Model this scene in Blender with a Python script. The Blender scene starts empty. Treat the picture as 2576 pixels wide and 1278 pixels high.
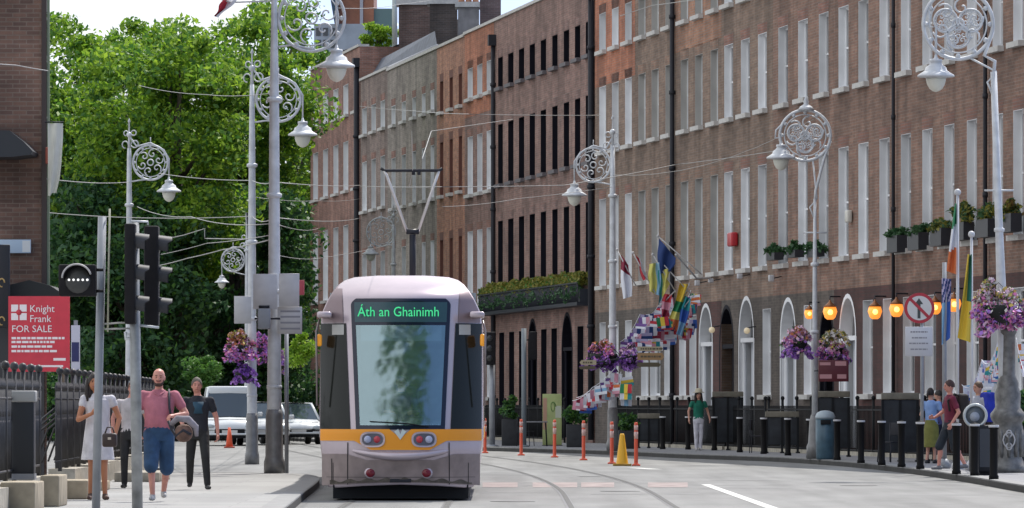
import bpy, bmesh, math, random
import numpy as np
from mathutils import Vector, Matrix, Euler
random.seed(7)
rad = math.radians
SC = bpy.context.scene
# ------------------------------------------------------------------ camera
# photo measured on a 2576 x 1278 grid; eye 1.32 m above the pavements (z = 0), road 0.12 m lower
F, HX, HY, CH = 15000.0, 1288.0, 1014.0, 1.32
cam = bpy.data.cameras.new("camera"); camo = bpy.data.objects.new("camera", cam); SC.collection.objects.link(camo)
camo.location = (0, 0, CH); camo.rotation_euler = (rad(90), 0, 0)
cam.sensor_width = 36.0; cam.lens = F * 36.0 / 2576.0
cam.shift_y = (HY - 639.0) / 2576.0
cam.clip_start = 1.0; cam.clip_end = 3000.0
SC.camera = camo
# ------------------------------------------------------------------ light
SUN_EL, SUN_AZ = rad(57), rad(25)          # azimuth from +Y towards +X: high sun behind the houses
sdir = Vector((math.sin(SUN_AZ) * math.cos(SUN_EL), math.cos(SUN_AZ) * math.cos(SUN_EL), math.sin(SUN_EL)))
sl = bpy.data.lights.new("sun", 'SUN'); sl.energy = 3.2; sl.angle = rad(0.6); sl.color = (1.0, .955, .89)
so = bpy.data.objects.new("sun", sl); SC.collection.objects.link(so)
so.rotation_euler = (-sdir).to_track_quat('-Z', 'Y').to_euler()
W = bpy.data.worlds.new("World"); SC.world = W; W.use_nodes = True
nt = W.node_tree; nt.nodes.clear()
out = nt.nodes.new('ShaderNodeOutputWorld'); bg = nt.nodes.new('ShaderNodeBackground')
sky = nt.nodes.new('ShaderNodeTexSky'); sky.sky_type = 'NISHITA'; sky.sun_disc = False
sky.sun_elevation = SUN_EL; sky.sun_rotation = SUN_AZ; sky.dust_density = 1.5
tc = nt.nodes.new('ShaderNodeTexCoord'); mp = nt.nodes.new('ShaderNodeMapping'); mp.inputs['Scale'].default_value = (9, 9, 22)
nz = nt.nodes.new('ShaderNodeTexNoise'); nz.inputs['Scale'].default_value = 2.2; nz.inputs['Detail'].default_value = 7
rp = nt.nodes.new('ShaderNodeValToRGB'); rp.color_ramp.elements[0].position = .52; rp.color_ramp.elements[1].position = .66
mx = nt.nodes.new('ShaderNodeMix'); mx.data_type = 'RGBA'; mx.inputs[7].default_value = (5.0, 5.2, 5.5, 1)
nt.links.new(tc.outputs['Generated'], mp.inputs[0]); nt.links.new(mp.outputs[0], nz.inputs['Vector'])
sxw = nt.nodes.new('ShaderNodeSeparateXYZ'); nt.links.new(tc.outputs['Generated'], sxw.inputs[0])
mad = nt.nodes.new('ShaderNodeMath'); mad.operation = 'MULTIPLY_ADD'; mad.inputs[1].default_value = -6.0; nt.links.new(sxw.outputs[0], mad.inputs[0]); nt.links.new(nz.outputs[0], mad.inputs[2])
nt.links.new(mad.outputs[0], rp.inputs[0]); nt.links.new(rp.outputs[0], mx.inputs[0])
mps = nt.nodes.new('ShaderNodeMapping'); mps.inputs['Location'].default_value = (0, 0, .38); nt.links.new(tc.outputs['Generated'], mps.inputs[0]); nt.links.new(mps.outputs[0], sky.inputs['Vector']) if 'Vector' in sky.inputs else None
nt.links.new(sky.outputs[0], mx.inputs[6]); nt.links.new(mx.outputs[2], bg.inputs[0])
bg.inputs[1].default_value = 0.15
nt.links.new(bg.outputs[0], out.inputs[0])
SC.view_settings.view_transform = 'Standard'; SC.view_settings.look = 'None'
SC.view_settings.exposure = 0.58; SC.view_settings.gamma = 1.0
# ------------------------------------------------------------------ placing
def P(px, py, d): return Vector(((px - HX) * d / F, d, CH - (py - HY) * d / F))
def G(px, py, z=0.0):
    d = F * (CH - z) / (py - HY); return Vector(((px - HX) * d / F, d, z))
VP = -873.0
def s_at(p): return 105.0 * (p - VP) / (2390 - VP)
def wallpt(p):
    s = s_at(p); return Vector(((p - HX) / s, F / s, 0))
WO = wallpt(2700); WD = (wallpt(800) - WO).normalized(); WN = Vector((-WD.y, WD.x, 0))   # WN points to the street
def U(p): return (wallpt(p) - WO).dot(WD)
WROT = math.atan2(WD.y, WD.x)
def onwall(p, z, off=0.0): v = wallpt(p) + WN * off; v.z = z; return v
def zw(p, y): return CH + (HY - y) / s_at(p)
# ------------------------------------------------------------------ materials
def lin(c):
    return tuple((x / 12.92 if x <= .04045 else ((x + .055) / 1.055) ** 2.4) for x in [v / 255.0 for v in c]) + (1,)
MC = {}
def mat(name, col, rough=.6, metal=0.0, var=0.0, vs=6.0, emit=None, es=1.0, spec=.5, bump=0.0):
    """principled with a little procedural unevenness; col is linear rgb"""
    if name in MC: return MC[name]
    m = bpy.data.materials.new(name); m.use_nodes = True; n = m.node_tree; b = n.nodes['Principled BSDF']
    c = tuple(col[:3]) + (1,)
    b.inputs['Base Color'].default_value = c; b.inputs['Roughness'].default_value = rough
    b.inputs['Metallic'].default_value = metal; b.inputs['Specular IOR Level'].default_value = spec
    if var or bump:
        t = n.nodes.new('ShaderNodeTexCoord'); z = n.nodes.new('ShaderNodeTexNoise'); z.inputs['Scale'].default_value = vs
        z.inputs['Detail'].default_value = 6; n.links.new(t.outputs['Object'], z.inputs['Vector'])
        if var:
            r = n.nodes.new('ShaderNodeMix'); r.data_type = 'RGBA'
            r.inputs[6].default_value = tuple(x * (1 - var) for x in c[:3]) + (1,)
            r.inputs[7].default_value = tuple(min(1, x * (1 + var)) for x in c[:3]) + (1,)
            mr = n.nodes.new('ShaderNodeMapRange'); mr.inputs[1].default_value = .3; mr.inputs[2].default_value = .7
            n.links.new(z.outputs[0], mr.inputs[0]); n.links.new(mr.outputs[0], r.inputs[0]); n.links.new(r.outputs[2], b.inputs['Base Color'])
        if bump:
            u = n.nodes.new('ShaderNodeBump'); u.inputs['Strength'].default_value = bump; u.inputs['Distance'].default_value = .02
            n.links.new(z.outputs[0], u.inputs['Height']); n.links.new(u.outputs[0], b.inputs['Normal'])
    if emit:
        b.inputs['Emission Color'].default_value = tuple(emit[:3]) + (1,); b.inputs['Emission Strength'].default_value = es
    MC[name] = m; return m
def brick(name, c1, c2, mortar, stain=.35):
    if name in MC: return MC[name]
    m = bpy.data.materials.new(name); m.use_nodes = True; n = m.node_tree; b = n.nodes['Principled BSDF']; L = n.links.new
    t = n.nodes.new('ShaderNodeTexCoord'); sx = n.nodes.new('ShaderNodeSeparateXYZ'); cx = n.nodes.new('ShaderNodeCombineXYZ')
    add = n.nodes.new('ShaderNodeMath'); add.operation = 'ADD'
    L(t.outputs['Object'], sx.inputs[0]); L(sx.outputs[0], add.inputs[0]); L(sx.outputs[1], add.inputs[1])
    L(add.outputs[0], cx.inputs[0]); L(sx.outputs[2], cx.inputs[1])
    k = n.nodes.new('ShaderNodeTexBrick'); k.inputs['Scale'].default_value = 1.0
    k.inputs['Brick Width'].default_value = .24; k.inputs['Row Height'].default_value = .078; k.inputs['Mortar Size'].default_value = .009
    k.inputs['Color1'].default_value = c1 + (1,); k.inputs['Color2'].default_value = c2 + (1,); k.inputs['Mortar'].default_value = mortar + (1,)
    L(cx.outputs[0], k.inputs['Vector'])
    def noise(scale, sc3, lo, hi, a, bb):
        mpn = n.nodes.new('ShaderNodeMapping'); mpn.inputs['Scale'].default_value = sc3
        z = n.nodes.new('ShaderNodeTexNoise'); z.inputs['Scale'].default_value = scale; z.inputs['Detail'].default_value = 7
        L(t.outputs['Object'], mpn.inputs[0]); L(mpn.outputs[0], z.inputs['Vector'])
        r = n.nodes.new('ShaderNodeMapRange'); r.inputs[1].default_value = lo; r.inputs[2].default_value = hi
        r.inputs[3].default_value = a; r.inputs[4].default_value = bb; L(z.outputs[0], r.inputs[0]); return r
    a1 = noise(.5, (1, 1, 1), .35, .65, 1 - stain * .9, 1 + stain * .6); a2 = noise(3.0, (.35, .35, 2.2), .3, .7, .78, 1.2)
    mu0 = n.nodes.new('ShaderNodeMath'); mu0.operation = 'MULTIPLY'; L(a1.outputs[0], mu0.inputs[0]); L(a2.outputs[0], mu0.inputs[1])
    a3 = noise(1.3, (1.6, 1.6, .10), .36, .64, .80, 1.12)
    mu = n.nodes.new('ShaderNodeMath'); mu.operation = 'MULTIPLY'; L(mu0.outputs[0], mu.inputs[0]); L(a3.outputs[0], mu.inputs[1])
    vm = n.nodes.new('ShaderNodeVectorMath'); vm.operation = 'SCALE'; L(k.outputs[0], vm.inputs[0]); L(mu.outputs[0], vm.inputs['Scale'])
    L(vm.outputs[0], b.inputs['Base Color']); b.inputs['Roughness'].default_value = .9
    bu = n.nodes.new('ShaderNodeBump'); bu.inputs['Strength'].default_value = .4; bu.inputs['Distance'].default_value = .01; bu.invert = True
    L(k.outputs['Fac'], bu.inputs['Height']); L(bu.outputs[0], b.inputs['Normal'])
    MC[name] = m; return m
def leafmat(name, lo, hi, trans=.35):
    if name in MC: return MC[name]
    m = bpy.data.materials.new(name); m.use_nodes = True; n = m.node_tree; n.nodes.clear(); L = n.links.new
    o = n.nodes.new('ShaderNodeOutputMaterial'); g = n.nodes.new('ShaderNodeNewGeometry')
    c = n.nodes.new('ShaderNodeMix'); c.data_type = 'RGBA'; c.inputs[6].default_value = lo + (1,); c.inputs[7].default_value = hi + (1,)
    L(g.outputs['Random Per Island'], c.inputs[0])
    d = n.nodes.new('ShaderNodeBsdfPrincipled'); d.inputs['Roughness'].default_value = .5; d.inputs['Specular IOR Level'].default_value = .35
    tr = n.nodes.new('ShaderNodeBsdfTranslucent'); mm = n.nodes.new('ShaderNodeMixShader'); mm.inputs[0].default_value = trans
    L(c.outputs[2], d.inputs['Base Color']); L(c.outputs[2], tr.inputs[0]); L(d.outputs[0], mm.inputs[1]); L(tr.outputs[0], mm.inputs[2]); L(mm.outputs[0], o.inputs[0])
    MC[name] = m; return m
# ------------------------------------------------------------------ mesh building
class MB:
    def __init__(s): s.v = []; s.f = []; s.m = []; s.sm = []
    def add(s, vs, fs, mi=0, smooth=False):
        o = len(s.v); s.v += [tuple(v) for v in vs]; s.f += [tuple(i + o for i in f) for f in fs]; s.m += [mi] * len(fs); s.sm += [smooth] * len(fs); return s
    def box(s, a, b, mi=0):
        x0, y0, z0 = [min(a[i], b[i]) for i in range(3)]; x1, y1, z1 = [max(a[i], b[i]) for i in range(3)]
        return s.add([(x0, y0, z0), (x1, y0, z0), (x1, y1, z0), (x0, y1, z0), (x0, y0, z1), (x1, y0, z1), (x1, y1, z1), (x0, y1, z1)],
              [(0, 3, 2, 1), (4, 5, 6, 7), (0, 1, 5, 4), (1, 2, 6, 5), (2, 3, 7, 6), (3, 0, 4, 7)], mi)
    def rbox(s, a, b, r=.03, mi=0, n=3):
        bm = bmesh.new(); bmesh.ops.create_cube(bm, size=1)
        for v in bm.verts: v.co = Vector([(a[i] + b[i]) / 2 + v.co[i] * abs(b[i] - a[i]) for i in range(3)])
        bmesh.ops.bevel(bm, geom=list(bm.edges), offset=r, segments=n, profile=.5, affect='EDGES')
        bm.verts.index_update(); s.add([v.co for v in bm.verts], [[v.index for v in f.verts] for f in bm.faces], mi, True); bm.free(); return s
    def tube(s, pts, r, mi=0, n=8, cap=True, closed=False):
        pts = [Vector(p) for p in pts]; N = len(pts); rs = r if isinstance(r, (list, tuple)) else [r] * N
        vs = []; ref = None
        for i, p in enumerate(pts):
            a = pts[(i - 1) % N] if (i > 0 or closed) else p; b = pts[(i + 1) % N] if (i < N - 1 or closed) else p
            t = (b - a).normalized() if (b - a).length > 1e-9 else Vector((0, 0, 1))
            if ref is None or abs(ref.dot(t)) > .95: ref = Vector((0, 0, 1)) if abs(t.z) < .9 else Vector((0, 1, 0))
            x = ref.cross(t).normalized(); y = t.cross(x); ref = y
            for k in range(n):
                q = 2 * math.pi * k / n; vs.append(p + x * math.cos(q) * rs[i] + y * math.sin(q) * rs[i])
        fs = []
        for i in range(N if closed else N - 1):
            for k in range(n):
                j = (i + 1) % N; fs.append((i * n + k, i * n + (k + 1) % n, j * n + (k + 1) % n, j * n + k))
        if cap and not closed: fs.append(tuple(range(n - 1, -1, -1))); fs.append(tuple((N - 1) * n + k for k in range(n)))
        return s.add(vs, fs, mi, True)
    def lathe(s, prof, c=(0, 0, 0), mi=0, n=16, sx=1.0, sy=1.0, smooth=True):
        vs = []; fs = []
        for (r, z) in prof:
            for k in range(n):
                q = 2 * math.pi * k / n; vs.append((c[0] + r * math.cos(q) * sx, c[1] + r * math.sin(q) * sy, c[2] + z))
        for i in range(len(prof) - 1):
            for k in range(n): fs.append((i * n + k, i * n + (k + 1) % n, (i + 1) * n + (k + 1) % n, (i + 1) * n + k))
        fs.append(tuple(range(n - 1, -1, -1))); fs.append(tuple((len(prof) - 1) * n + k for k in range(n)))
        return s.add(vs, fs, mi, smooth)
    def sphere(s, c, r, mi=0, n=12, m=8):
        rx, ry, rz = r if isinstance(r, (tuple, list)) else (r, r, r)
        return s.lathe([(math.sin(math.pi * (i + .02) / (m + .04)), -rz * math.cos(math.pi * (i + .02) / (m + .04))) for i in range(m + 1)], c, mi, n, rx, ry)
    def loft(s, secs, mi=0, n=20, smooth=True):
        """sections (cx, cy, z, rx, ry)"""
        vs = []; fs = []
        for (cx, cy, z, rx, ry) in secs:
            for k in range(n): q = 2 * math.pi * k / n; vs.append((cx + rx * math.cos(q), cy + ry * math.sin(q), z))
        for i in range(len(secs) - 1):
            for k in range(n): fs.append((i * n + k, i * n + (k + 1) % n, (i + 1) * n + (k + 1) % n, (i + 1) * n + k))
        fs.append(tuple(range(n - 1, -1, -1))); fs.append(tuple((len(secs) - 1) * n + k for k in range(n)))
        return s.add(vs, fs, mi, smooth)
    def prism(s, poly, y0, y1, mi=0):
        """polygon in x,z extruded along y"""
        n = len(poly); vs = [(x, y0, z) for x, z in poly] + [(x, y1, z) for x, z in poly]
        return s.add(vs, [tuple(range(n)), tuple(range(2 * n - 1, n - 1, -1))] + [(i, i + n, (i + 1) % n + n, (i + 1) % n) for i in range(n)], mi)
    def mesh(s, name, mats):
        me = bpy.data.meshes.new(name); me.from_pydata(s.v, [], s.f)
        for m in (mats if isinstance(mats, (list, tuple)) else [mats]): me.materials.append(m)
        me.polygons.foreach_set('material_index', s.m); me.polygons.foreach_set('use_smooth', s.sm); me.update(); return me
def link(o, parent=None):
    SC.collection.objects.link(o)
    if parent is not None: o.parent = parent
    return o
def obj(name, mb, mats, parent=None, loc=None, rz=0):
    me = mb if isinstance(mb, bpy.types.Mesh) else mb.mesh(name, mats)
    o = bpy.data.objects.new(name, me); link(o, parent)
    if loc is not None: o.location = loc
    if rz: o.rotation_euler.z = rz
    return o
def tag(o, label=None, cat=None, group=None, kind=None):
    if label: o['label'] = label
    if cat: o['category'] = cat
    if group: o['group'] = group
    if kind: o['kind'] = kind
    return o
def thing(name, label, cat, loc=(0, 0, 0), rz=0, group=None):
    o = bpy.data.objects.new(name, None); link(o); o.location = loc; o.rotation_euler.z = rz; o.empty_display_size = .2
    return tag(o, label, cat, group)
def dup(root, loc, label, rz=None, group=None):
    def cp(o, par):
        c = o.copy(); link(c, par)
        for ch in list(o.children): cp(ch, c)
        return c
    r = cp(root, None); r.location = loc
    if rz is not None: r.rotation_euler.z = rz
    r['label'] = label
    if group: r['group'] = group
    return r
def text(name, s, size, m, parent, loc, rot=(rad(90), 0, 0), align='LEFT', ext=.002, sx=1.0):
    c = bpy.data.curves.new(name, 'FONT'); c.body = s; c.size = size; c.align_x = align; c.extrude = ext; c.resolution_u = 3
    t = bpy.data.objects.new(name, c); SC.collection.objects.link(t); dg = bpy.context.evaluated_depsgraph_get()
    me = bpy.data.meshes.new_from_object(t.evaluated_get(dg)); bpy.data.objects.remove(t); me.materials.clear(); me.materials.append(m)
    o = bpy.data.objects.new(name, me); link(o, parent); o.location = loc; o.rotation_euler = rot; o.scale = (sx, 1, 1); return o
# common materials
white_paint = mat("white_paint", (.78, .79, .81), .55, var=.06, vs=2)
black_iron = mat("black_iron", (.010, .011, .013), .7, spec=.25)
grey_steel = mat("grey_steel", (.34, .345, .36), .45, .35, var=.12, vs=4)
silver_paint = mat("silver_paint", (.58, .60, .62), .5, .1, var=.15, vs=5)
dark_steel = mat("dark_steel", (.022, .023, .03), .6, spec=.3)
stone = mat("stone_sill", (.5, .49, .47), .8, var=.15, vs=5)
def rndmat(m, lo, hi):
    n = m.node_tree; b = n.nodes['Principled BSDF']; src = b.inputs['Base Color'].links[0].from_socket; oi = n.nodes.new('ShaderNodeObjectInfo'); mr = n.nodes.new('ShaderNodeMapRange'); mr.inputs[3].default_value = lo; mr.inputs[4].default_value = hi
    n.links.new(oi.outputs['Random'], mr.inputs[0]); v = n.nodes.new('ShaderNodeVectorMath'); v.operation = 'SCALE'; n.links.new(src, v.inputs[0]); n.links.new(mr.outputs[0], v.inputs['Scale']); n.links.new(v.outputs[0], b.inputs['Base Color'])
rndmat(white_paint, .82, 1.1)
glass = mat("window_glass", (.02, .025, .03), .08, spec=.8)
granite = mat("granite", (.36, .33, .27), .85, var=.25, vs=7, bump=.4)
# ================================================================== ground
def groundmat(name, c, var, crack, joint=None, sx=1.0):
    m = bpy.data.materials.new(name); m.use_nodes = True; n = m.node_tree; b = n.nodes['Principled BSDF']; L = n.links.new
    t = n.nodes.new('ShaderNodeTexCoord')
    def noise(scale, det, sc3=(1, 1, 1)):
        mpn = n.nodes.new('ShaderNodeMapping'); mpn.inputs['Scale'].default_value = sc3
        z = n.nodes.new('ShaderNodeTexNoise'); z.inputs['Scale'].default_value = scale; z.inputs['Detail'].default_value = det
        L(t.outputs['Object'], mpn.inputs[0]); L(mpn.outputs[0], z.inputs['Vector']); return z
    z1 = noise(.9, 6, (1, .22, 1)); z2 = noise(40, 4)
    r = n.nodes.new('ShaderNodeMapRange'); r.inputs[1].default_value = .3; r.inputs[2].default_value = .7; r.inputs[3].default_value = 1 - var; r.inputs[4].default_value = 1 + var
    L(z1.outputs[0], r.inputs[0])
    r2 = n.nodes.new('ShaderNodeMapRange'); r2.inputs[1].default_value = .3; r2.inputs[2].default_value = .7; r2.inputs[3].default_value = .9; r2.inputs[4].default_value = 1.1
    L(z2.outputs[0], r2.inputs[0])
    mu = n.nodes.new('ShaderNodeMath'); mu.operation = 'MULTIPLY'; L(r.outputs[0], mu.inputs[0]); L(r2.outputs[0], mu.inputs[1])
    src = mu.outputs[0]
    if not joint:
        z3 = noise(1.6, 5, (1, .03, 1)); r3 = n.nodes.new('ShaderNodeMapRange'); r3.inputs[1].default_value = .38; r3.inputs[2].default_value = .62; r3.inputs[3].default_value = .86; r3.inputs[4].default_value = 1.08; L(z3.outputs[0], r3.inputs[0])
        m3 = n.nodes.new('ShaderNodeMath'); m3.operation = 'MULTIPLY'; L(src, m3.inputs[0]); L(r3.outputs[0], m3.inputs[1]); src = m3.outputs[0]
    if joint:
        k = n.nodes.new('ShaderNodeTexBrick'); k.inputs['Scale'].default_value = 1
        k.inputs['Brick Width'].default_value = joint[0]; k.inputs['Row Height'].default_value = joint[1]; k.inputs['Mortar Size'].default_value = joint[2]
        k.inputs['Color1'].default_value = (1, 1, 1, 1); k.inputs['Color2'].default_value = (.86, .87, .9, 1); k.inputs['Mortar'].default_value = (.7, .7, .7, 1)
        L(t.outputs['Object'], k.inputs['Vector'])
        mv = n.nodes.new('ShaderNodeMath'); mv.operation = 'MULTIPLY'; L(src, mv.inputs[0]); L(k.outputs[0], mv.inputs[1]); src = mv.outputs[0]
    vm = n.nodes.new('ShaderNodeVectorMath'); vm.operation = 'SCALE'; vm.inputs[0].default_value = c; L(src, vm.inputs['Scale'])
    L(vm.outputs[0], b.inputs['Base Color']); b.inputs['Roughness'].default_value = .85
    bu = n.nodes.new('ShaderNodeBump'); bu.inputs['Strength'].default_value = .3; bu.inputs['Distance'].default_value = .01; L(z2.outputs[0], bu.inputs['Height']); L(bu.outputs[0], b.inputs['Normal'])
    return m
road_m = groundmat("worn_asphalt", (.20, .20, .193), .18, 0)
far_m = groundmat("earth", (.10, .10, .09), .2, 0)
pave_m = groundmat("paving", (.30, .298, .288), .1, 0, (1.8, 1.2, .008))
setts_m = groundmat("paving_right", (.25, .25, .26), .14, 0, (.4, .4, .012))
kerb_m = mat("kerb_granite", (.24, .24, .235), .8, var=.2, vs=3); kface_m = mat("kerb_face_shade", (.035, .034, .032), .9, var=.3, vs=2)  # kface_m: shade on the upright kerb face put into its colour
RZ = -.12
m = MB(); m.add([(-1500, -60, RZ - .03), (1500, -60, RZ - .03), (1500, 2500, RZ - .03), (-1500, 2500, RZ - .03)], [(0, 1, 2, 3)])
tag(obj("ground", m, far_m), kind='structure')
m = MB(); m.add([(-60, -30, RZ), (30, -30, RZ), (30, 233, RZ), (-60, 233, RZ)], [(0, 1, 2, 3)])
tag(obj("road", m, road_m), kind='structure')
def slab(name, edge, back, mm, cap=.3):
    """pavement: kerb edge polyline (kerb stones) and a far side, top at z 0"""
    m = MB(); n = len(edge)
    m.add([(x, y, 0) for x, y in edge] + [(x, y, 0) for x, y in back], [tuple(range(2 * n))], 0)
    tag(obj(name, m, [mm]), kind='structure')
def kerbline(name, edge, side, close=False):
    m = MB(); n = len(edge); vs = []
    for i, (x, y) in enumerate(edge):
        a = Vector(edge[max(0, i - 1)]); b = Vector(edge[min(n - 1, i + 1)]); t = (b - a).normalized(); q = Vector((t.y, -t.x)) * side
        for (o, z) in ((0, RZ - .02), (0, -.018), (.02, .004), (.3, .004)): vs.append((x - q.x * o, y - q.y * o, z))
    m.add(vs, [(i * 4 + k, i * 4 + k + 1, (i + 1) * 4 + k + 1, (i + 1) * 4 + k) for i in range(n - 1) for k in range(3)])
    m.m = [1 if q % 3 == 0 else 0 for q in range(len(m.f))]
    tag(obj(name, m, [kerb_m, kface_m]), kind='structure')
def smooth(pts, k=6):
    o = []; n = len(pts)
    for i in range(n - 1):
        p0 = Vector(pts[max(i - 1, 0)]); p1 = Vector(pts[i]); p2 = Vector(pts[i + 1]); p3 = Vector(pts[min(i + 2, n - 1)])
        for j in range(k):
            t = j / k; o.append(tuple(.5 * ((2 * p1) + (p2 - p0) * t + (2 * p0 - 5 * p1 + 4 * p2 - p3) * t * t + (3 * p1 - p0 - 3 * p2 + p3) * t ** 3)))
    o.append(tuple(pts[-1])); return o
ke = smooth([(8.6, 20), (8.4, 70), (8.22, 95), (8.25, 107), (8.15, 119), (7.72, 132), (6.8, 143.5), (5.86, 149), (4.3, 156), (3.4, 162), (1.84, 170), (-.67, 179), (-3.2, 192), (-6.2, 212), (-9, 231)])
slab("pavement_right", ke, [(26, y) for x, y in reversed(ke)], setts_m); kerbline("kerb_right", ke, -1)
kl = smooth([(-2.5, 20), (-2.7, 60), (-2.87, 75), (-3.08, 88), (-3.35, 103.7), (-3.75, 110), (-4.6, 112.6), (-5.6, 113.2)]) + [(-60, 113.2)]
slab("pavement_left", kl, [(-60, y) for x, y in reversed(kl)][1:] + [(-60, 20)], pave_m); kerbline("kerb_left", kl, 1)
# rails: two tracks that bend left
def tcx(d, off):
    q = min(max(0, d - 92), 60); return off - .00063 * q * q - max(0, d - 152) * .0756
rail_m = mat("rail_steel", (.13, .13, .13), .5, .4); groove_m = mat("rail_groove", (.085, .085, .08), .8)
pink_m = mat("faded_red_marking", (.30, .245, .23), .85, var=.35, vs=3); mark_m = mat("road_paint", (.58, .58, .55), .7, var=.12, vs=4)
for nm, off in (("tram_track", 1.53), ("tram_track", -1.64)):
    m = MB()
    for g in (-.72, .72):
        pr = None; fs = []; vs = []
        for i in range(80):
            d = 30 + i * 2.5; x = tcx(d, off) + g
            vs += [(x - .06, d, RZ + .004), (x + .06, d, RZ + .004)]
        m.add(vs, [(2 * i, 2 * i + 1, 2 * i + 3, 2 * i + 2) for i in range(79)], 0)
        m.add([(x + (.035 if j % 2 else -.0), y, z + .004) for j, (x, y, z) in enumerate([(v[0] + (.03 if k % 2 == 0 else -.05), v[1], v[2]) for k, v in enumerate(vs)])], [(2 * i, 2 * i + 1, 2 * i + 3, 2 * i + 2) for i in range(79)], 1)
    tag(obj(nm, m, [rail_m, groove_m]), kind='structure')
def strip(name, pts, w, mm, z=RZ + .004):
    m = MB(); vs = []
    for (x, y) in pts: vs += [(x - w / 2, y, z), (x + w / 2, y, z)]
    m.add(vs, [(2 * i, 2 * i + 1, 2 * i + 3, 2 * i + 2) for i in range(len(pts) - 1)]); tag(obj(name, m, mm), kind='structure')
def g2(px, py): v = G(px, py, RZ); return (v.x, v.y)
a, b = g2(1775, 1219), g2(1975, 1290); c = g2(2200, 1375)
strip("lane_marking", [a, b, c], .16, mark_m)
a, b = g2(1592, 1177), g2(1650, 1181); strip("lane_marking", [b, a], .3, mark_m)
def bar(px0, px1, y0, y1):
    m = MB(); m.add([(*g2(px0, y0), RZ + .0035), (*g2(px0, y1), RZ + .0035), (*g2(px1, y1), RZ + .0035), (*g2(px1, y0), RZ + .0035)], [(0, 1, 2, 3)])
    tag(obj("stop_marking", m, pink_m), kind='structure')
for x0, x1 in ((1214, 1302), (1340, 1352 + 100), (1462, 1545), (1630, 1730)): bar(x0, x1, 1214, 1226)
for i_, (px_, py_) in enumerate(((1560, 1236), (2160, 1222), (1290, 1262))):
    q_ = G(px_, py_, RZ); m = MB().lathe([(.0, .002), (.33, .002), (.33, .004), (.0, .004)], (q_.x, q_.y, RZ), 0, 24); tag(obj('manhole_cover', m, mat('manhole_iron', (.09, .09, .09), .7, .3)), 'round iron manhole cover in the road ' + ['between the two tram rails', 'right of the white lane marking', 'just right of the tram'][i_], 'manhole cover')
tar = mat("tar_patch", (.19, .19, .185), .8, var=.2, vs=2)
rr = random.Random(4)
for i in range(14):
    px = rr.uniform(1230, 2500); py = rr.uniform(1195, 1275) + (px - 1900) * .01; d = G(px, py, RZ); w = rr.uniform(.6, 2.2); h = rr.uniform(.3, 1.6)
    if px > 1900 and py < 1215: continue
    m = MB(); m.add([(d.x - w / 2, d.y - h / 2, RZ + .0021), (d.x + w / 2, d.y - h / 2 + .1, RZ + .0021), (d.x + w / 2 - .05, d.y + h / 2, RZ + .0021), (d.x - w / 2 + .08, d.y + h / 2 + .05, RZ + .0021)], [(0, 1, 2, 3)])
    tag(obj("road_patch", m, tar), kind='structure')
# ================================================================== terrace of brick houses
C = lambda r, g, b: (r, g, b)
brown = brick("brick_brown", (.255, .138, .096), (.18, .102, .076), (.235, .18, .145))
dull = brick("brick_dull", (.24, .155, .11), (.175, .115, .085), (.22, .18, .148))
redb = brick("brick_red", (.46, .16, .08), (.36, .125, .068), (.32, .2, .15))
orng = brick("brick_orange", (.50, .22, .13), (.33, .15, .10), (.34, .25, .2), .2)
mauve = brick("brick_mauve", (.265, .145, .12), (.195, .112, .092), (.24, .19, .165))
greyb = brick("brick_grey", (.29, .25, .215), (.22, .19, .165), (.30, .27, .24))
grey_reveal = mat("grey_reveal", (.40, .39, .37), .7, var=.15, vs=1.5); dark_reveal = mat("dark_reveal", (.006, .006, .012), .8, spec=.2); red_reveal = mat("brick_reveal", (.15, .06, .045), .8)
slate = mat("slate_roof", (.085, .10, .13), .6, var=.3, vs=3); lead = mat("lead_flashing", (.33, .34, .37), .6, var=.15)
pubm = brick('ground_floor_maroon', (.085, .03, .025), (.065, .024, .022), (.06, .035, .03)); dkst = brick('ground_floor_dark', (.11, .09, .075), (.08, .066, .058), (.12, .10, .085))
WM = {}
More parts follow.
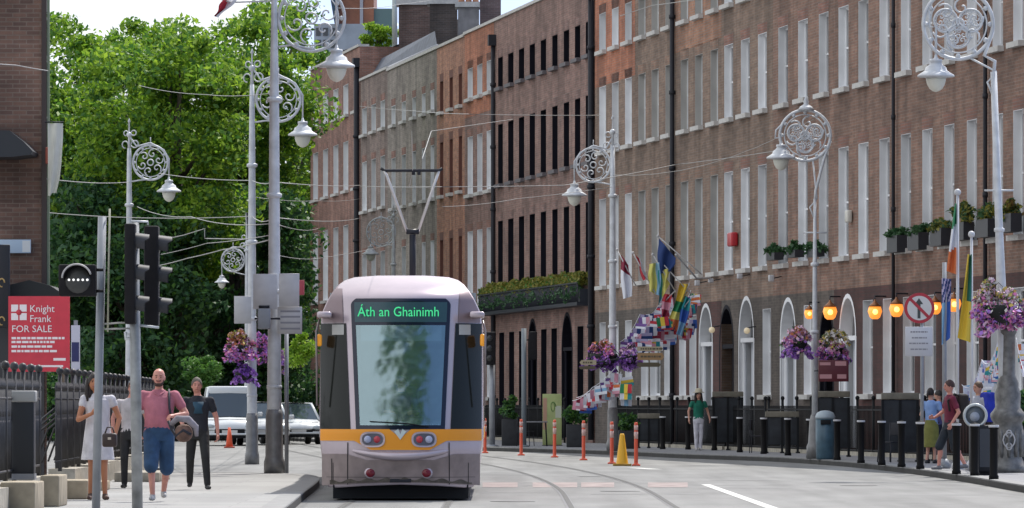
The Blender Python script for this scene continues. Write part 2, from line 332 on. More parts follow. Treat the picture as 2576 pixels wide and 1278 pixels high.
def win_meshes(w, h, style):
    key = (round(w, 2), round(h, 2), style)
    if key in WM: return WM[key]
    rm = {'white': white_paint, 'grey': grey_reveal, 'dark': dark_reveal, 'brick': red_reveal}[style]; fm = white_paint if style in ('white', 'grey') else dark_reveal
    D = .26; t = .012; m = MB()
    m.box((0, 0, 0), (t, -D, h)); m.box((w - t, 0, 0), (w, -D, h)); m.box((t, 0, h - t), (w - t, -D, h)); m.box((t, 0, 0), (w - t, -D, t))
    f = .06; y0, y1 = -.19, -.25
    m.box((t, y0, t), (t + f, y1, h - t), 1); m.box((w - t - f, y0, t), (w - t, y1, h - t), 1)
    m.box((t + f, y0, t), (w - t - f, y1, t + f), 1); m.box((t + f, y0, h - t - f), (w - t - f, y1, h - t), 1); m.box((t + f, y0 - .003, h * .5 - .025), (w - t - f, y1, h * .5 + .025), 1)
    for k in (1, 2): x = w * k / 3; m.box((x - .011, y0 - .012, t + f), (x + .011, y1, h * .5 - .025), 1); m.box((x - .011, y0 - .012, h * .5 + .025), (x + .011, y1, h - t - f), 1)
    pane = MB().box((t + f, -.226, t + f), (w - t - f, -.236, h - t - f)); 
    sill = MB().box((-.10, .15, -.13), (w + .10, -.02, -.002)).box((-.0, -.0, -.09), (w, -.25, -.004))
    lint = MB(); a = .09
    lint.add([(-a, .004, h + .30), (w + a, .004, h + .30), (w, .004, h + .002), (0, .004, h + .002)], [(0, 1, 2, 3)])
    lm = {'grey': brick('brick_lintel_tan', (.27, .15, .10), (.20, .12, .085), (.2, .17, .14)), 'white': brick("brick_lintel", (.27, .12, .085), (.21, .10, .075), (.2, .16, .14)), 'dark': brick("brick_lintel_dark", (.22, .12, .10), (.16, .09, .08), (.2, .16, .14)), 'brick': red_reveal}[style]
    WM[key] = (m.mesh("window", [rm, fm]), pane.mesh("pane", [glass]), sill.mesh("sill", [stone if style != 'dark' else mat("dark_sill", (.12, .11, .12), .7)]), lint.mesh("lintel", [lm]))
    return WM[key]
blind_m = mat("roller_blind", (.60, .60, .58), .8)
def wall_cells(m, x0, x1, z0, z1, ops, mi=0):
    xs = sorted({x0, x1} | {o[0] for o in ops} | {o[1] for o in ops}); zs = sorted({z0, z1} | {o[2] for o in ops} | {o[3] for o in ops})
    for i in range(len(xs) - 1):
        for j in range(len(zs) - 1):
            cx = (xs[i] + xs[i + 1]) / 2; cz = (zs[j] + zs[j + 1]) / 2
            if any(o[0] < cx < o[1] and o[2] < cz < o[3] for o in ops): continue
            m.add([(xs[i], 0, zs[j]), (xs[i], 0, zs[j + 1]), (xs[i + 1], 0, zs[j + 1]), (xs[i + 1], 0, zs[j])], [(0, 1, 2, 3)], mi)
def arch_pts(w, zs, n=14): return [(w / 2 - w / 2 * math.cos(math.pi * k / n), zs + w / 2 * math.sin(math.pi * k / n)) for k in range(n + 1)]
door_cols = {}
def door_part(root, xa, w, ztop, style, dcol):
    """arched doorway with fanlight; origin at opening corner"""
    zs = ztop - w / 2; m = MB(); ap = arch_pts(w, zs); D = .34
    poly = [(0, .15)] + ap + [(w, .15)]
    rev = {'white': white_paint, 'dark': dark_reveal}[style]
    # reveal + back panel
    for i in range(len(poly) - 1):
        (x0, z0), (x1, z1) = poly[i], poly[i + 1]; m.add([(x0, .012, z0), (x1, .012, z1), (x1, -D, z1), (x0, -D, z0)], [(0, 1, 2, 3)], 0)
    o = [(x * 1.0, z) for x, z in arch_pts(w + .24, zs)]; 
    for i in range(len(ap) - 1):
        a0, a1 = ap[i], ap[i + 1]; b0 = (o[i][0] - .12, o[i][1]); b1 = (o[i + 1][0] - .12, o[i + 1][1])
        m.add([(a0[0], .012, a0[1]), (a1[0], .012, a1[1]), (b1[0], .012, b1[1]), (b0[0], .012, b0[1])], [(0, 1, 2, 3)], 0)
    for x in (-.12, w): m.box((x, .012, .15), (x + .12, -.02, zs), 0)
    for x in (.06, w - .2): m.lathe([(.075, .15), (.075, .3), (.06, .35), (.055, zs - .2), (.08, zs - .1)], (x + .07, -.12, 0), 0, 12)
    m.box((.0, -.02, zs - .1), (w, -.25, zs + .02), 0)
    f = obj("doorway", m, [rev], root, (xa, 0, 0))
    d = MB(); d.box((.22, -.30, .15), (w - .22, -.335, zs - .1), 0)
    for px0, px1 in ((.3, w / 2 - .05), (w / 2 + .05, w - .3)):
        for z0, z1 in ((.4, 1.0), (1.15, zs - .35)): d.box((px0, -.285, z0), (px1, -.301, z1), 0)
    d.sphere((w / 2, -.27, 1.15), .035, 1, 8, 6)
    obj("door", d, [dcol, mat("brass", (.6, .45, .2), .3, .8)], f)
    g = MB(); fp = [(x, z) for x, z in arch_pts(w - .1, zs + .02)]
    g.add([(x + .05, -.31, z) for x, z in fp], [tuple(range(len(fp)))], 0)
    for k in (3, 5, 7, 9, 11): g.tube([(w / 2, -.3, zs + .02), (fp[k][0] + .05, -.3, fp[k][1])], .012, 1, 4)
    obj("fanlight", g, [glass, white_paint], f)
ROWS = [(5.15, 8.0), (9.55, 11.68), (12.85, 14.08)]
def house(label, p0, p1, wm, wins, wpx=20, rows=ROWS, style='white', ztop=15.55, ground=(), gstyle=None, depth=9.5, roof=True, pipes=(), upper=None, chim=True, gz=(1.55, 3.95), catg='house', gm=None):
    ur, ul = U(p0), U(p1); root = thing("brick_house", label, catg, WO + WD * ur, WROT, "terrace of brick houses")
    Lh = ul - ur; cols = []
    for c in wins:
        c, wp = c if isinstance(c, tuple) else (c, wpx); cols.append((U(c + wp / 2) - ur, U(c - wp / 2) - ur))
    ops = [(a, b, z0, z1) for a, b in cols for z0, z1 in rows]
    gops = []
    for g in ground:
        k, c, w = g[:3]; uc = U(c) - ur
        if k == 'w': gops.append((uc - w / 2, uc + w / 2, gz[0], gz[1]))
        else: gops.append((uc - w / 2, uc + w / 2, .15, g[3]))
    m = MB(); wall_cells(m, 0, Lh, 4.3, ztop, ops, 0); wall_cells(m, 0, Lh, -.2, 4.3, gops, 1)
    for g, o in zip(ground, gops):
        if g[0] != 'w':
            w = o[1] - o[0]; zs = o[3] - w / 2; ap = arch_pts(w, zs); n = len(ap) // 2
            m.add([(o[0] + x, 0, z) for x, z in ap[:n + 1]] + [(o[0], 0, o[3])], [tuple(range(n + 2))], 1)
            m.add([(o[0] + x, 0, z) for x, z in ap[n:]] + [(o[1], 0, o[3])], [tuple(range(len(ap) - n + 1))], 1)
    m.add([(0, 0, -.2), (0, 0, ztop), (0, -depth, ztop), (0, -depth, -.2)], [(0, 1, 2, 3)], 0)
    m.add([(Lh, 0, -.2), (Lh, -depth, -.2), (Lh, -depth, ztop), (Lh, 0, ztop)], [(0, 1, 2, 3)], 0)
    m.add([(0, -depth, -.2), (0, -depth, ztop), (Lh, -depth, ztop), (Lh, -depth, -.2)], [(0, 1, 2, 3)], 0)
    m.add([(0, -.35, ztop - .6), (Lh, -.35, ztop - .6), (Lh, -.35, ztop), (0, -.35, ztop), (0, 0, ztop), (Lh, 0, ztop)], [(0, 1, 2, 3), (3, 2, 5, 4)], 0)
    if upper:  # replaced brickwork at the top storey, slightly proud
        zz, um = upper; tops = [o for o in ops if o[2] > zz]; m2 = MB(); wall_cells(m2, .002, Lh - .002, zz, ztop - .002, tops); 
        for i, v in enumerate(m2.v): m2.v[i] = (v[0], .004, v[2])
        obj("rebuilt_brickwork", m2, [um], root)
    obj("wall", m, [wm, gm or wm], root)
    cp = MB().box((-.0, .07, ztop + .002), (Lh, -.42, ztop + .11)); obj("coping", cp, [stone], root)
    if roof:
        rf = MB(); rf.add([(0, -.5, ztop - .4), (Lh, -.5, ztop - .4), (Lh, -depth / 2, ztop + 1.3), (0, -depth / 2, ztop + 1.3), (Lh, -depth, ztop - .4), (0, -depth, ztop - .4)], [(0, 1, 2, 3), (3, 2, 4, 5)])
        r = obj("roof", rf, [slate], root)
    for (a, b, z0, z1) in ops:
        me = win_meshes(b - a, z1 - z0, style); w = obj("window", me[0], None, root, (a, 0, z0)); obj("pane", me[1], None, w); obj("sill", me[2], None, w); obj("lintel", me[3], None, w)
    for g, o in zip(ground, gops):
        if g[0] == 'w':
            me = win_meshes(o[1] - o[0], o[3] - o[2], gstyle or style); w = obj("window", me[0], None, root, (o[0], 0, o[2])); obj("pane", me[1], None, w); obj("sill", me[2], None, w)
        else: door_part(root, o[0], o[1] - o[0], o[3], 'white' if g[0] == 'a' else 'dark', g[4])
    for pp, r in pipes:
        x = U(pp) - ur; pm = MB().tube([(x, .1, .1), (x, .1, ztop - .5)], r, 0, 8)
        for k in range(6): pm.lathe([(r * 1.35, 0), (r * 1.35, .12)], (x, .1, 1.5 + k * 2.3), 0, 8)
        pm.box((x - r * 2, .0, ztop - .9), (x + r * 2, .28, ztop - .5)); obj("downpipe", pm, [dark_steel], root)
    return root
dblue = mat("door_blue", (.03, .05, .10), .35); dblk = mat("door_black", (.01, .01, .012), .3); dwht = mat("door_pale", (.6, .63, .68), .4); dred = mat("door_red", (.25, .02, .03), .35)
house("brown brick terraced house farthest right, under the ornate silver street lamp", 2700, 2487, brown, [2510, 2562, 2622, 2680], 26, gm=pubm, ztop=15.6, ground=[('w', 2508, 1.25), ('w', 2562, 1.25), ('w', 2620, 1.2)], pipes=[(2489, .05)])
house("brown brick house with dark window boxes, behind the three flagpoles", 2487, 2252, brown, [2279, 2333, 2388, 2445], 25, gm=pubm, ztop=15.6, ground=[('w', 2286, 1.35), ('w', 2340, 1.3), ('w', 2395, 1.3), ('w', 2447, 1.3)], pipes=[(2257, .045)])
house("brown brick house with a white arched doorway beside the pub lanterns", 2252, 2098, brown, [2122, 2172, 2225], 25, gm=pubm, ztop=15.6, ground=[('a', 2133, 2.0, 4.05, dwht), ('w', 2183, 1.25), ('w', 2234, 1.25)])
house("brown brick house with dark balcony plants beside the round topped lamp", 2098, 1945, brown, [1970, 2020, 2072], 24, gm=dkst, ztop=15.6, ground=[('a', 1983, 2.1, 4.1, dwht), ('w', 2032, 1.1), ('d', 2080, 1.7, 3.8, dblk)])
house("dull brown brick house with a red alarm box and two arched doorways", 1945, 1815, dull, [1833, 1875, 1918], 22, gm=dkst, ztop=15.6, ground=[('d', 1828, 2.1, 4.05, dblk), ('a', 1878, 2.2, 4.25, dwht), ('w', 1929, 1.25)], upper=None)
house("brown brick house with an orange patch of rebuilt brick, right of the thick black downpipe", 1815, 1697, dull, [1722, 1758, 1797], 19, gm=pubm, ztop=15.6, style='grey', gstyle='white', ground=[('w', 1717, 1.2), ('w', 1743, 1.2), ('a', 1776, 2.1, 4.15, dwht)], pipes=[(1699, .075)], upper=(11.95, brick("brick_tan", (.40, .19, .11), (.30, .15, .09), (.26, .22, .19))))
house("mixed grey brown brick house left of the thick black downpipe, behind the flags", 1697, 1598, dull, [1615, 1648, 1683], 18, gm=dkst, ztop=15.6, style='grey', gstyle='white', ground=[('w', 1622, 1.4), ('w', 1648, 1.9), ('w', 1680, 1.3)])
house("narrow brick house whose top storey is rebuilt in bright orange brick", 1598, 1497, dull, [1516, 1548, 1581], 17, gm=dkst, ztop=15.6, ground=[('w', 1516, 1.25), ('w', 1548, 1.25), ('w', 1581, 1.3)], upper=(11.7, redb), pipes=[(1494, .10)])
house("long mauve brick building with rows of tall black windows and a hedge along its balcony", 1491, 1243, mauve, [(1259, 12), 1285, 1312, 1339, 1367, 1396, 1425, 1453, (1480, 13)], 13.5, rows=[(5.5, 8.0), (9.35, 11.55), (12.9, 14.0)], style='dark', ztop=15.4,
      ground=[('w', 1262, 1.3), ('w', 1287, 1.3), ('w', 1312, 1.3), ('d', 1340, 1.9, 4.2, dblue), ('w', 1368, 1.3), ('w', 1394, 1.3), ('d', 1427, 2.2, 4.3, dblue), ('w', 1460, 1.3)], gz=(1.2, 3.9), pipes=[(1247, .08)])
house("brick house three white windows wide beside the long black windowed building", 1243, 1169, mauve, [1183, 1207, 1231], 13, rows=[(5.1, 7.85), (9.25, 11.45), (12.9, 14.05)], ztop=15.4, ground=[('w', 1183, 1.3), ('w', 1207, 1.3), ('w', 1231, 1.3)], upper=(12.2, redb))
house("salmon orange brick house with small dark red windows", 1169, 1099, orng, [1111, 1135, 1158], 8.5, rows=[(5.1, 7.75), (9.5, 11.6), (12.8, 14.0)], style='brick', ztop=15.35, ground=[('w', 1120, 1.3), ('w', 1150, 1.3)])
house("weathered grey brick house with small dark attic windows behind the pantograph", 1099, 975, greyb, [(1066, 9), (1088, 9), (1042, 9), (1016, 10), (990, 10)], 9, rows=[(5.1, 7.8), (9.5, 11.6), (13.0, 13.8)], ztop=15.35, ground=[('w', 1050, 1.3)], style='white')
house("grey brown brick house with three white windows per floor beneath the blue slate roof", 975, 907, brick("brick_brown_far", (.25, .18, .15), (.19, .14, .12), (.26, .22, .2)), [917, 940, 963], 11, rows=[(5.1, 7.8), (9.7, 11.85), (13.05, 14.2)], ztop=15.45)
house("red brown brick end house with five white windows per floor beside the trees", 905, 781, brick("brick_end", (.30, .15, .11), (.23, .115, .09), (.27, .2, .17)), [794, 819, 845, 870, 896], 12.5, rows=[(6.05, 9.3), (10.85, 13.05), (14.25, 15.6)], ztop=17.0, depth=9, pipes=[(903, .13)])
# roofs and chimney stacks seen over the far parapets
def chimney(label, pa, pb, d, y0, y1, mm, dep=1.6, pots=4, cap=True):
    a, b = P(pa, y1, d), P(pb, y0, d); root = thing("chimney_stack", label, "chimney", (a.x, d, a.z), 0, "chimney stacks over the terrace"); w = b.x - a.x; h = b.z - a.z
    obj("stack", MB().box((0, 0, 0), (w, dep, h)), mm, root)
    if cap: obj("cap", MB().box((-.12, -.12, h + .002), (w + .12, dep + .12, h + .22)), stone, root)
    for i in range(pots):
        x = w * (i + .5) / pots; obj("chimney_pot", MB().lathe([(.16, 0), (.13, .1), (.12, .6), (.15, .68)], (x, dep / 2, h + .222), 0, 10), mat("clay_pot", (.36, .17, .1), .8, var=.2), root)
dkb = brick("brick_sooty", (.14, .085, .07), (.10, .065, .055), (.15, .12, .11)); rdk = brick("brick_gable", (.30, .12, .085), (.24, .10, .07), (.24, .17, .14))
chimney("sooty dark brick chimney stack standing left of the white pipe", 1003, 1081, 262, 12, 172, dkb)
chimney("blackened brick chimney stack in the middle of the roofs", 1081, 1150, 256, 10, 150, brick("brick_black", (.085, .065, .055), (.06, .05, .045), (.1, .085, .08)), pots=3)
chimney("grey rendered chimney block beside the blue patch of sky", 1152, 1205, 250, 18, 132, mat("grey_render", (.22, .21, .21), .9, var=.3, vs=2), pots=3)
chimney("tall mauve brick chimney stack against the blue sky", 1207, 1260, 243, -30, 92, brick("brick_mauve_dark", (.15, .10, .10), (.11, .08, .08), (.16, .13, .13)), pots=2)
def slope_roof(name, label, pts, th, mm):
    root = thing(name, label, "roof", pts[0]); v = [Vector(p) - Vector(pts[0]) for p in pts]; n = len(v)
    m = MB(); m.add([tuple(p) for p in v] + [(p.x, p.y, p.z - th) for p in v], [tuple(range(n)), tuple(range(2 * n - 1, n - 1, -1))] + [(i, i + n, (i + 1) % n + n, (i + 1) % n) for i in range(n)])
    obj("roof_slope", m, mm, root)
    e = MB().tube([v[0] + Vector((0, 0, .05)), v[1] + Vector((0, 0, .05))], .07, 0, 6); obj("gutter", e, lead, root)
slope_roof("slate_roof", "blue grey slate roof rising behind the parapet beside the gable wall", [P(908, 205, 266), P(1100, 118, 240), P(1094, 78, 243), P(912, 172, 270)], .15, slate)
# gable wall behind
def poly_wall(name, label, cat, pts, d, dep, mm, extra=None):
    root = thing(name, label, cat, P(pts[0][0], pts[0][1], d)); o = root.location.copy(); m = MB()
    pl = [(P(x, y, d).x - o.x, P(x, y, d).z - o.z) for x, y in pts]; m.prism(pl, 0, dep); obj("wall", m, mm, root); return root, o
r, o = poly_wall("gable_wall", "red brown brick gable with a dark curved coping behind the end house", "building", [(815, 900), (1005, 900), (1005, 135), (960, 128), (905, 124), (815, 148)], 295, 6, rdk)
cpv = [P(x, y, 294.9) - o for x, y in ((812, 150), (850, 138), (905, 122), (960, 125), (1008, 134))]
obj("coping", MB().tube([v + Vector((0, .2, .05)) for v in cpv], .13, 0, 6), dark_steel, r)
# modern block
def modern():
    d = 330; root = thing("office_block", "pale office block with blue glass wedge and rust panels above the end house", "building", P(780, 1000, d)); o = root.location.copy()
    def bx(n, a, b, y0, y1, dep, mm, dd=0): A, B = P(a, y1, d) - o, P(b, y0, d) - o; return obj(n, MB().box((A.x, dd, A.z), (B.x, dd + dep, B.z)), mm, root)
    bx("wall", 790, 925, 60, 1000, 9, mat("pale_cladding", (.36, .40, .46), .5, var=.2, vs=1))
    bx("wall_panel", 900, 990, 20, 1000, 9, mat("green_glass", (.12, .2, .2), .3), .5)
    bx("rust_panel", 852, 905, -60, 62, 8, mat("rust_panel", (.32, .13, .075), .6, var=.2, vs=2), .3)
    bx("rust_panel", 913, 940, -60, 58, 8, mat("rust_panel", (.3, .12, .06)), .3); bx("mullion", 905, 913, -60, 66, 8, mat("mullion", (.42, .42, .47), .5), .2)
    pl = [(P(x, y, d).x - o.x, P(x, y, d).z - o.z) for x, y in ((822, -60), (852, -60), (852, 62), (842, 60))]
    obj("glass_wedge", MB().prism(pl, -.5, 6), mat("blue_glass", (.01, .05, .10), .1), root)
    for i in range(3):
        for j in range(4): bx("window", 795 + i * 18, 807 + i * 18, 70 + j * 30, 90 + j * 30, .1, glass, -.05)
modern()
obj_p = tag(obj("vent_pipe", MB().tube([P(993, -40, 285), P(993, 128, 285)], .13, 0, 8).lathe([(.2, 0), (.2, .2)], P(993, 128, 285), 0, 8), mat("pipe_grey", (.42, .46, .44), .5)), "pale grey vent pipe rising beside the roof plants", "pipe")
# ================================================================== tram
lilac = mat("tram_lilac", (.50, .425, .455), .25, .4, var=.05, vs=3); tgrey = mat("tram_grey", (.27, .22, .215), .28, .35, var=.28, vs=3)
tyel = mat("tram_yellow", (.82, .31, .01), .35); tdark = mat("tram_dark_glass", (.012, .014, .012), .12, spec=.3)
def screen_mat():
    m = bpy.data.materials.new("tram_windscreen"); m.use_nodes = True; n = m.node_tree; n.nodes.clear(); L = n.links.new
    o = n.nodes.new('ShaderNodeOutputMaterial'); t = n.nodes.new('ShaderNodeBsdfTransparent'); t.inputs[0].default_value = (.62, .80, .84, 1)
    g = n.nodes.new('ShaderNodeBsdfGlossy'); g.inputs[0].default_value = (.66, .86, .9, 1); g.inputs['Roughness'].default_value = .16; tcn = n.nodes.new('ShaderNodeTexCoord'); nz_ = n.nodes.new('ShaderNodeTexNoise'); nz_.inputs['Scale'].default_value = 2.2; nz_.inputs['Detail'].default_value = 2; L(tcn.outputs['Object'], nz_.inputs['Vector']); bu = n.nodes.new('ShaderNodeBump'); bu.inputs['Strength'].default_value = 1.0; bu.inputs['Distance'].default_value = .035; L(nz_.outputs[0], bu.inputs['Height']); L(bu.outputs[0], g.inputs['Normal'])
    x = n.nodes.new('ShaderNodeMixShader'); x.inputs[0].default_value = .38; L(t.outputs[0], x.inputs[1]); L(g.outputs[0], x.inputs[2]); L(x.outputs[0], o.inputs[0]); return m
TX, TY, TZ = P(1007, 1014, 87.7).x, 87.7, RZ
tram = thing("tram", "lilac and grey tram with a yellow band and green lit destination display", "tram", (TX, TY, TZ))
OUT = [(0, .24), (.55, .22), (.95, .19), (1.07, .2), (1.12, .3), (1.165, .6), (1.205, .95), (1.205, 1.5), (1.20, 2.0), (1.195, 2.5), (1.185, 2.72), (1.16, 2.82), (1.09, 2.97), (1.01, 3.10), (.93, 3.20), (.84, 3.27), (.7, 3.315), (.35, 3.34), (0, 3.34)]
def nose(x, z):
    y = .55 * abs(x / 1.2) ** 3
    if z > 1.0: y += .13 * (z - 1.0)
    if z > 2.95: y += .9 * ((z - 2.95) / .4) ** 2
    if z < .75: y += .10 * (.75 - z)
    return y
full = [(-x, z) for x, z in OUT[1:-1]]; full.reverse(); full = OUT + full
def dens(l, k=3):
    o = []
    for i in range(len(l)):
        a, b = l[i], l[(i + 1) % len(l)]
        for j in range(k): o.append((a[0] + (b[0] - a[0]) * j / k, a[1] + (b[1] - a[1]) * j / k))
    return o
fd = dens(full, 5); N = len(fd); R_ = 60; m = MB(); vs = []; c0 = (0, 1.7)
for i in range(R_ + 1):
    r = i / R_
    for (x, z) in fd:
        X, Z = c0[0] + (x - c0[0]) * r, c0[1] + (z - c0[1]) * r; vs.append((X, nose(X, Z), Z))
fs = [(i * N + k, i * N + (k + 1) % N, (i + 1) * N + (k + 1) % N, (i + 1) * N + k) for i in range(R_) for k in range(N)]
for st in (1.3, 5.0):
    for (x, z) in fd: vs.append((x, st, z))
fs += [((R_ + s_) * N + k, (R_ + s_) * N + (k + 1) % N, (R_ + 1 + s_) * N + (k + 1) % N, (R_ + 1 + s_) * N + k) for s_ in (0, 1) for k in range(N)]
fs.append(tuple((R_ + 2) * N + k for k in range(N)))
def hw(z):
    w = .655 + (z - 1.05) * .045
    if z > 2.88: w -= .09 * ((z - 2.88) / .11) ** 2
    return w
def keep(f):
    if len(f) > 4 or min(f) >= (R_ + 1) * N: return True
    x = sum(vs[i][0] for i in f) / 4; z = sum(vs[i][2] for i in f) / 4; return not (1.12 < z < 2.585 and abs(x) < hw(z) - .04)
fs = [f for f in fs if keep(f)]
m.add(vs, fs, 0, True); obj("cab_shell", m, [lilac], tram)
def rowpatch(name, z0, z1, lf, rf, mm, off=.012, parent=None, nz=28, nx=16, mi=None):
    m = MB(); vs = []
    for i in range(nz + 1):
        z = z0 + (z1 - z0) * i / nz; a, b = lf(z), rf(z)
        for j in range(nx + 1): x = a + (b - a) * j / nx; vs.append((x, nose(x, z) - off, z))
    W_ = nx + 1; fs = [(i * W_ + j, i * W_ + j + 1, (i + 1) * W_ + j + 1, (i + 1) * W_ + j) for i in range(nz) for j in range(nx)]
    m.add(vs, fs, 0, True); return obj(name, m, mm, parent or tram)
def colpatch(name, x0, x1, bf, tf, mm, off=.012, parent=None, nx=40, nz=8):
    m = MB(); vs = []
    for j in range(nx + 1):
        x = x0 + (x1 - x0) * j / nx; a, b = bf(x), tf(x)
        for i in range(nz + 1): z = a + (b - a) * i / nz; vs.append((x, nose(x, z) - off, z))
    W_ = nz + 1; m.add(vs, [(j * W_ + i, (j + 1) * W_ + i, (j + 1) * W_ + i + 1, j * W_ + i + 1) for j in range(nx) for i in range(nz)], 0, True); return obj(name, m, mm, parent or tram)
navy = mat("tram_frit", (.008, .012, .03), .1)
obj_w = rowpatch("windscreen", 1.10, 2.62, lambda z: -hw(z) + .04, lambda z: hw(z) - .04, screen_mat(), .010)
for z0, z1 in ((1.05, 1.115), (2.59, 2.985)): rowpatch("screen_border", z0, z1, lambda z: -hw(z), hw, navy, .014)
rowpatch("screen_border", 1.1151, 2.5899, lambda z: -hw(z), lambda z: -hw(z) + .06, navy, .014, None, 28, 3); rowpatch("screen_border", 1.1151, 2.5899, lambda z: hw(z) - .06, lambda z: hw(z), navy, .014, None, 28, 3)
cabm = mat("cab_interior", (.26, .30, .31), .8, var=.1); cabd = mat("cab_console", (.05, .06, .075), .6)
obj("cab_back_wall", MB().box((-1.1, 2.1, .3), (1.1, 2.15, 3.1)).box((-.35, 2.06, .3), (.35, 2.09, 2.5), 1), [cabm, mat("cab_door", (.18, .23, .26), .4)], tram)
obj("console", MB().rbox((-.62, .25, .9), (.62, .75, 1.16), .05).rbox((-.3, .4, 1.14), (-.05, .6, 1.3), .02).rbox((.12, .38, 1.14), (.34, .55, 1.24), .02), cabd, tram)
obj("driver_seat", MB().rbox((-.26, 1.25, .75), (.24, 1.75, .9), .05).rbox((-.25, 1.68, .85), (.23, 1.82, 1.72), .06), mat("seat_blue", (.03, .07, .16), .8), tram)
obj("sun_blind", MB().box((-.6, .55, 2.36), (.6, .56, 2.6)), mat("blind_grey", (.30, .36, .42), .7), tram)
obj("cab_ceiling", MB().box((-1.05, .6, 2.75), (1.05, 2.1, 2.8)), cabm, tram)
disp = rowpatch("destination_display", 2.635, 2.93, lambda z: -hw(min(z, 2.85)) + .05, lambda z: hw(min(z, 2.85)) - .05, mat("display_backing", (.03, .075, .09), .2), .018)
green = mat("green_led", (.02, .3, .1), .5, emit=(.05, .62, .25), es=.62)
t_ = text("display_text", "\u00c1th an Ghainimh", .205, green, disp, (-.03, nose(0, 2.8) - .034, 2.72), (rad(90 - 7.4), 0, 0), 'CENTER', .003, .86)
wiper = MB().tube([(.42, nose(.4, 1.1) - .04, 1.09), (.1, nose(.1, 1.2) - .04, 1.14), (-.45, nose(.4, 1.2) - .03, 1.17)], .009, 0, 6); obj("wiper", wiper, black_iron, tram)
sw = lambda z: .72 + (z - 1.05) * .045
ear = mat('tram_ear', (.25, .19, .20), .35, .3)
for sgn in (-1, 1):
    if sgn < 0: rowpatch("side_window", 1.055, 2.62, lambda z: -1.197, lambda z: -sw(z) - .02, tdark)
    else: rowpatch("side_window", 1.055, 2.62, lambda z: sw(z) + .02, lambda z: 1.197, tdark)
    s_ = (lambda z: -1.02) if sgn < 0 else (lambda z: .86)
    e_ = (lambda z: -.84) if sgn < 0 else (lambda z: 1.03)
    rowpatch("window_sticker", 2.45, 2.6, s_, e_, mat("sticker", (.42, .42, .40), .6), .02, None, 3, 3)
    # grey ear panel, brow and grab rail
    def ow(z): return np.interp(z, [2.5, 2.72, 2.82, 2.97, 3.1, 3.2], [1.19, 1.18, 1.155, 1.085, 1.005, .925]) - .012
    rowpatch("corner_panel", 2.63, 3.14, (lambda z: -ow(z)) if sgn < 0 else (lambda z: sw(z) + .06 + .0 * z), (lambda z: -sw(z) - .06) if sgn < 0 else (lambda z: ow(z)), ear, .014)
    b = MB().rbox((sgn * 1.02, .2, 2.70), (sgn * 1.235, 1.0, 2.79), .03); obj("brow", b, lilac, tram)
    b = MB().rbox((sgn * 1.17, .45, 2.28), (sgn * 1.25, .6, 2.46), .03); obj("side_indicator", b, mat("amber_lens", (.85, .35, .03), .25, emit=(1, .4, .03), es=.15), tram)
    b = MB().tube([(sgn * 1.205, .5, 2.68), (sgn * 1.25, .42, 2.5), (sgn * 1.235, .42, 1.4)], .018, 0, 6); obj("mirror_arm", b, tgrey, tram)
up = lambda x: 1.056 if abs(x) > .16 else 1.056 - .13 * (1 - abs(x) / .16)
lo = lambda x: .885 if abs(x) > .68 else .885 - .135 * min(1, (.68 - abs(x)) / .25)
colpatch("yellow_band", -1.195, 1.195, lo, up, tyel, .016, nx=90)
colpatch("lower_panel", -1.17, 1.17, lambda x: .22 + .05 * math.cos(x * 1.3), lambda x: .60 + .09 * min(1, max(0, (abs(x) - .5) / .3)), tgrey, .012, nx=60)
ridge = [(x, nose(x, .7) - .03 + .08 * (x / .75) ** 4, .655 + .10 * (x / .75) ** 2) for x in [-.75 + 1.5 * i / 24 for i in range(25)]]
obj("bumper", MB().tube(ridge, [.02 + .045 * math.cos((i - 12) / 12 * 1.4) for i in range(25)], 0, 10), lilac, tram)
for x in (-.78, .72, -1.02): colpatch("panel_seam", x - .006, x + .006, lambda x: .24, lambda x: .86 if x > -.9 else .62, black_iron, .0165, nx=2)
for cx in (-.41, .35):
    zc = .905
    def capm(rx, rz, off, n=24): return [(cx + math.copysign(abs(math.cos(q)) ** .6, math.cos(q)) * rx, 0, zc + math.copysign(abs(math.sin(q)) ** .8, math.sin(q)) * rz) for q in [2 * math.pi * k / n for k in range(n)]]
    def cm(rx, rz, off): p = capm(rx, rz, off); return MB().add([(x, nose(x, z) - off, z) for x, _, z in p], [tuple(reversed(range(len(p))))])
    h = obj("headlight", cm(.185, .115, .03), lilac, tram); obj("housing", cm(.155, .088, .034), mat("lamp_housing", (.10, .10, .13), .3), h)
    for dx, mm in ((-.07, 'a'), (.07, 'b')):
        red = (dx > 0) == (cx < 0); lens = mat("red_lens", (.5, .05, .07), .15) if red else mat("clear_lens", (.42, .45, .6), .1)
        obj("lens", MB().sphere((cx + dx, nose(cx, zc) - .03, zc), (.055, .03, .055)), lens, h)
for cx in (-.44, .385):
    f = obj("fog_light_surround", MB().sphere((cx, nose(cx, .41) - .005, .41), (.095, .02, .085)), lilac, tram); obj("fog_light", MB().sphere((cx, nose(cx, .41) - .02, .41), (.068, .025, .062)), mat("dark_red_lens", (.17, .008, .02), .15), f)
e = MB(); e.prism([(-.09, 1.02), (-.03, 1.06), (0, .98), (.03, 1.06), (.09, 1.02), (.0, .90)], -.03, -.01); obj("emblem", e, mat("badge", (.55, .62, .6), .3), tram)
# number plate boxes and underframe
u_ = MB().box((-1.0, .35, .03), (1.0, 4.6, .24)); obj("underframe", u_, black_iron, tram)
for wx in (-.75, .75): obj("wheel", MB().lathe([(.06, -.05), (.29, -.05), (.3, .05), (.06, .05)], (0, 0, 0), 0, 20), dark_steel, tram).matrix_local = Matrix.Translation((wx, 1.9, .3)) @ Matrix.Rotation(rad(90), 4, 'Y')
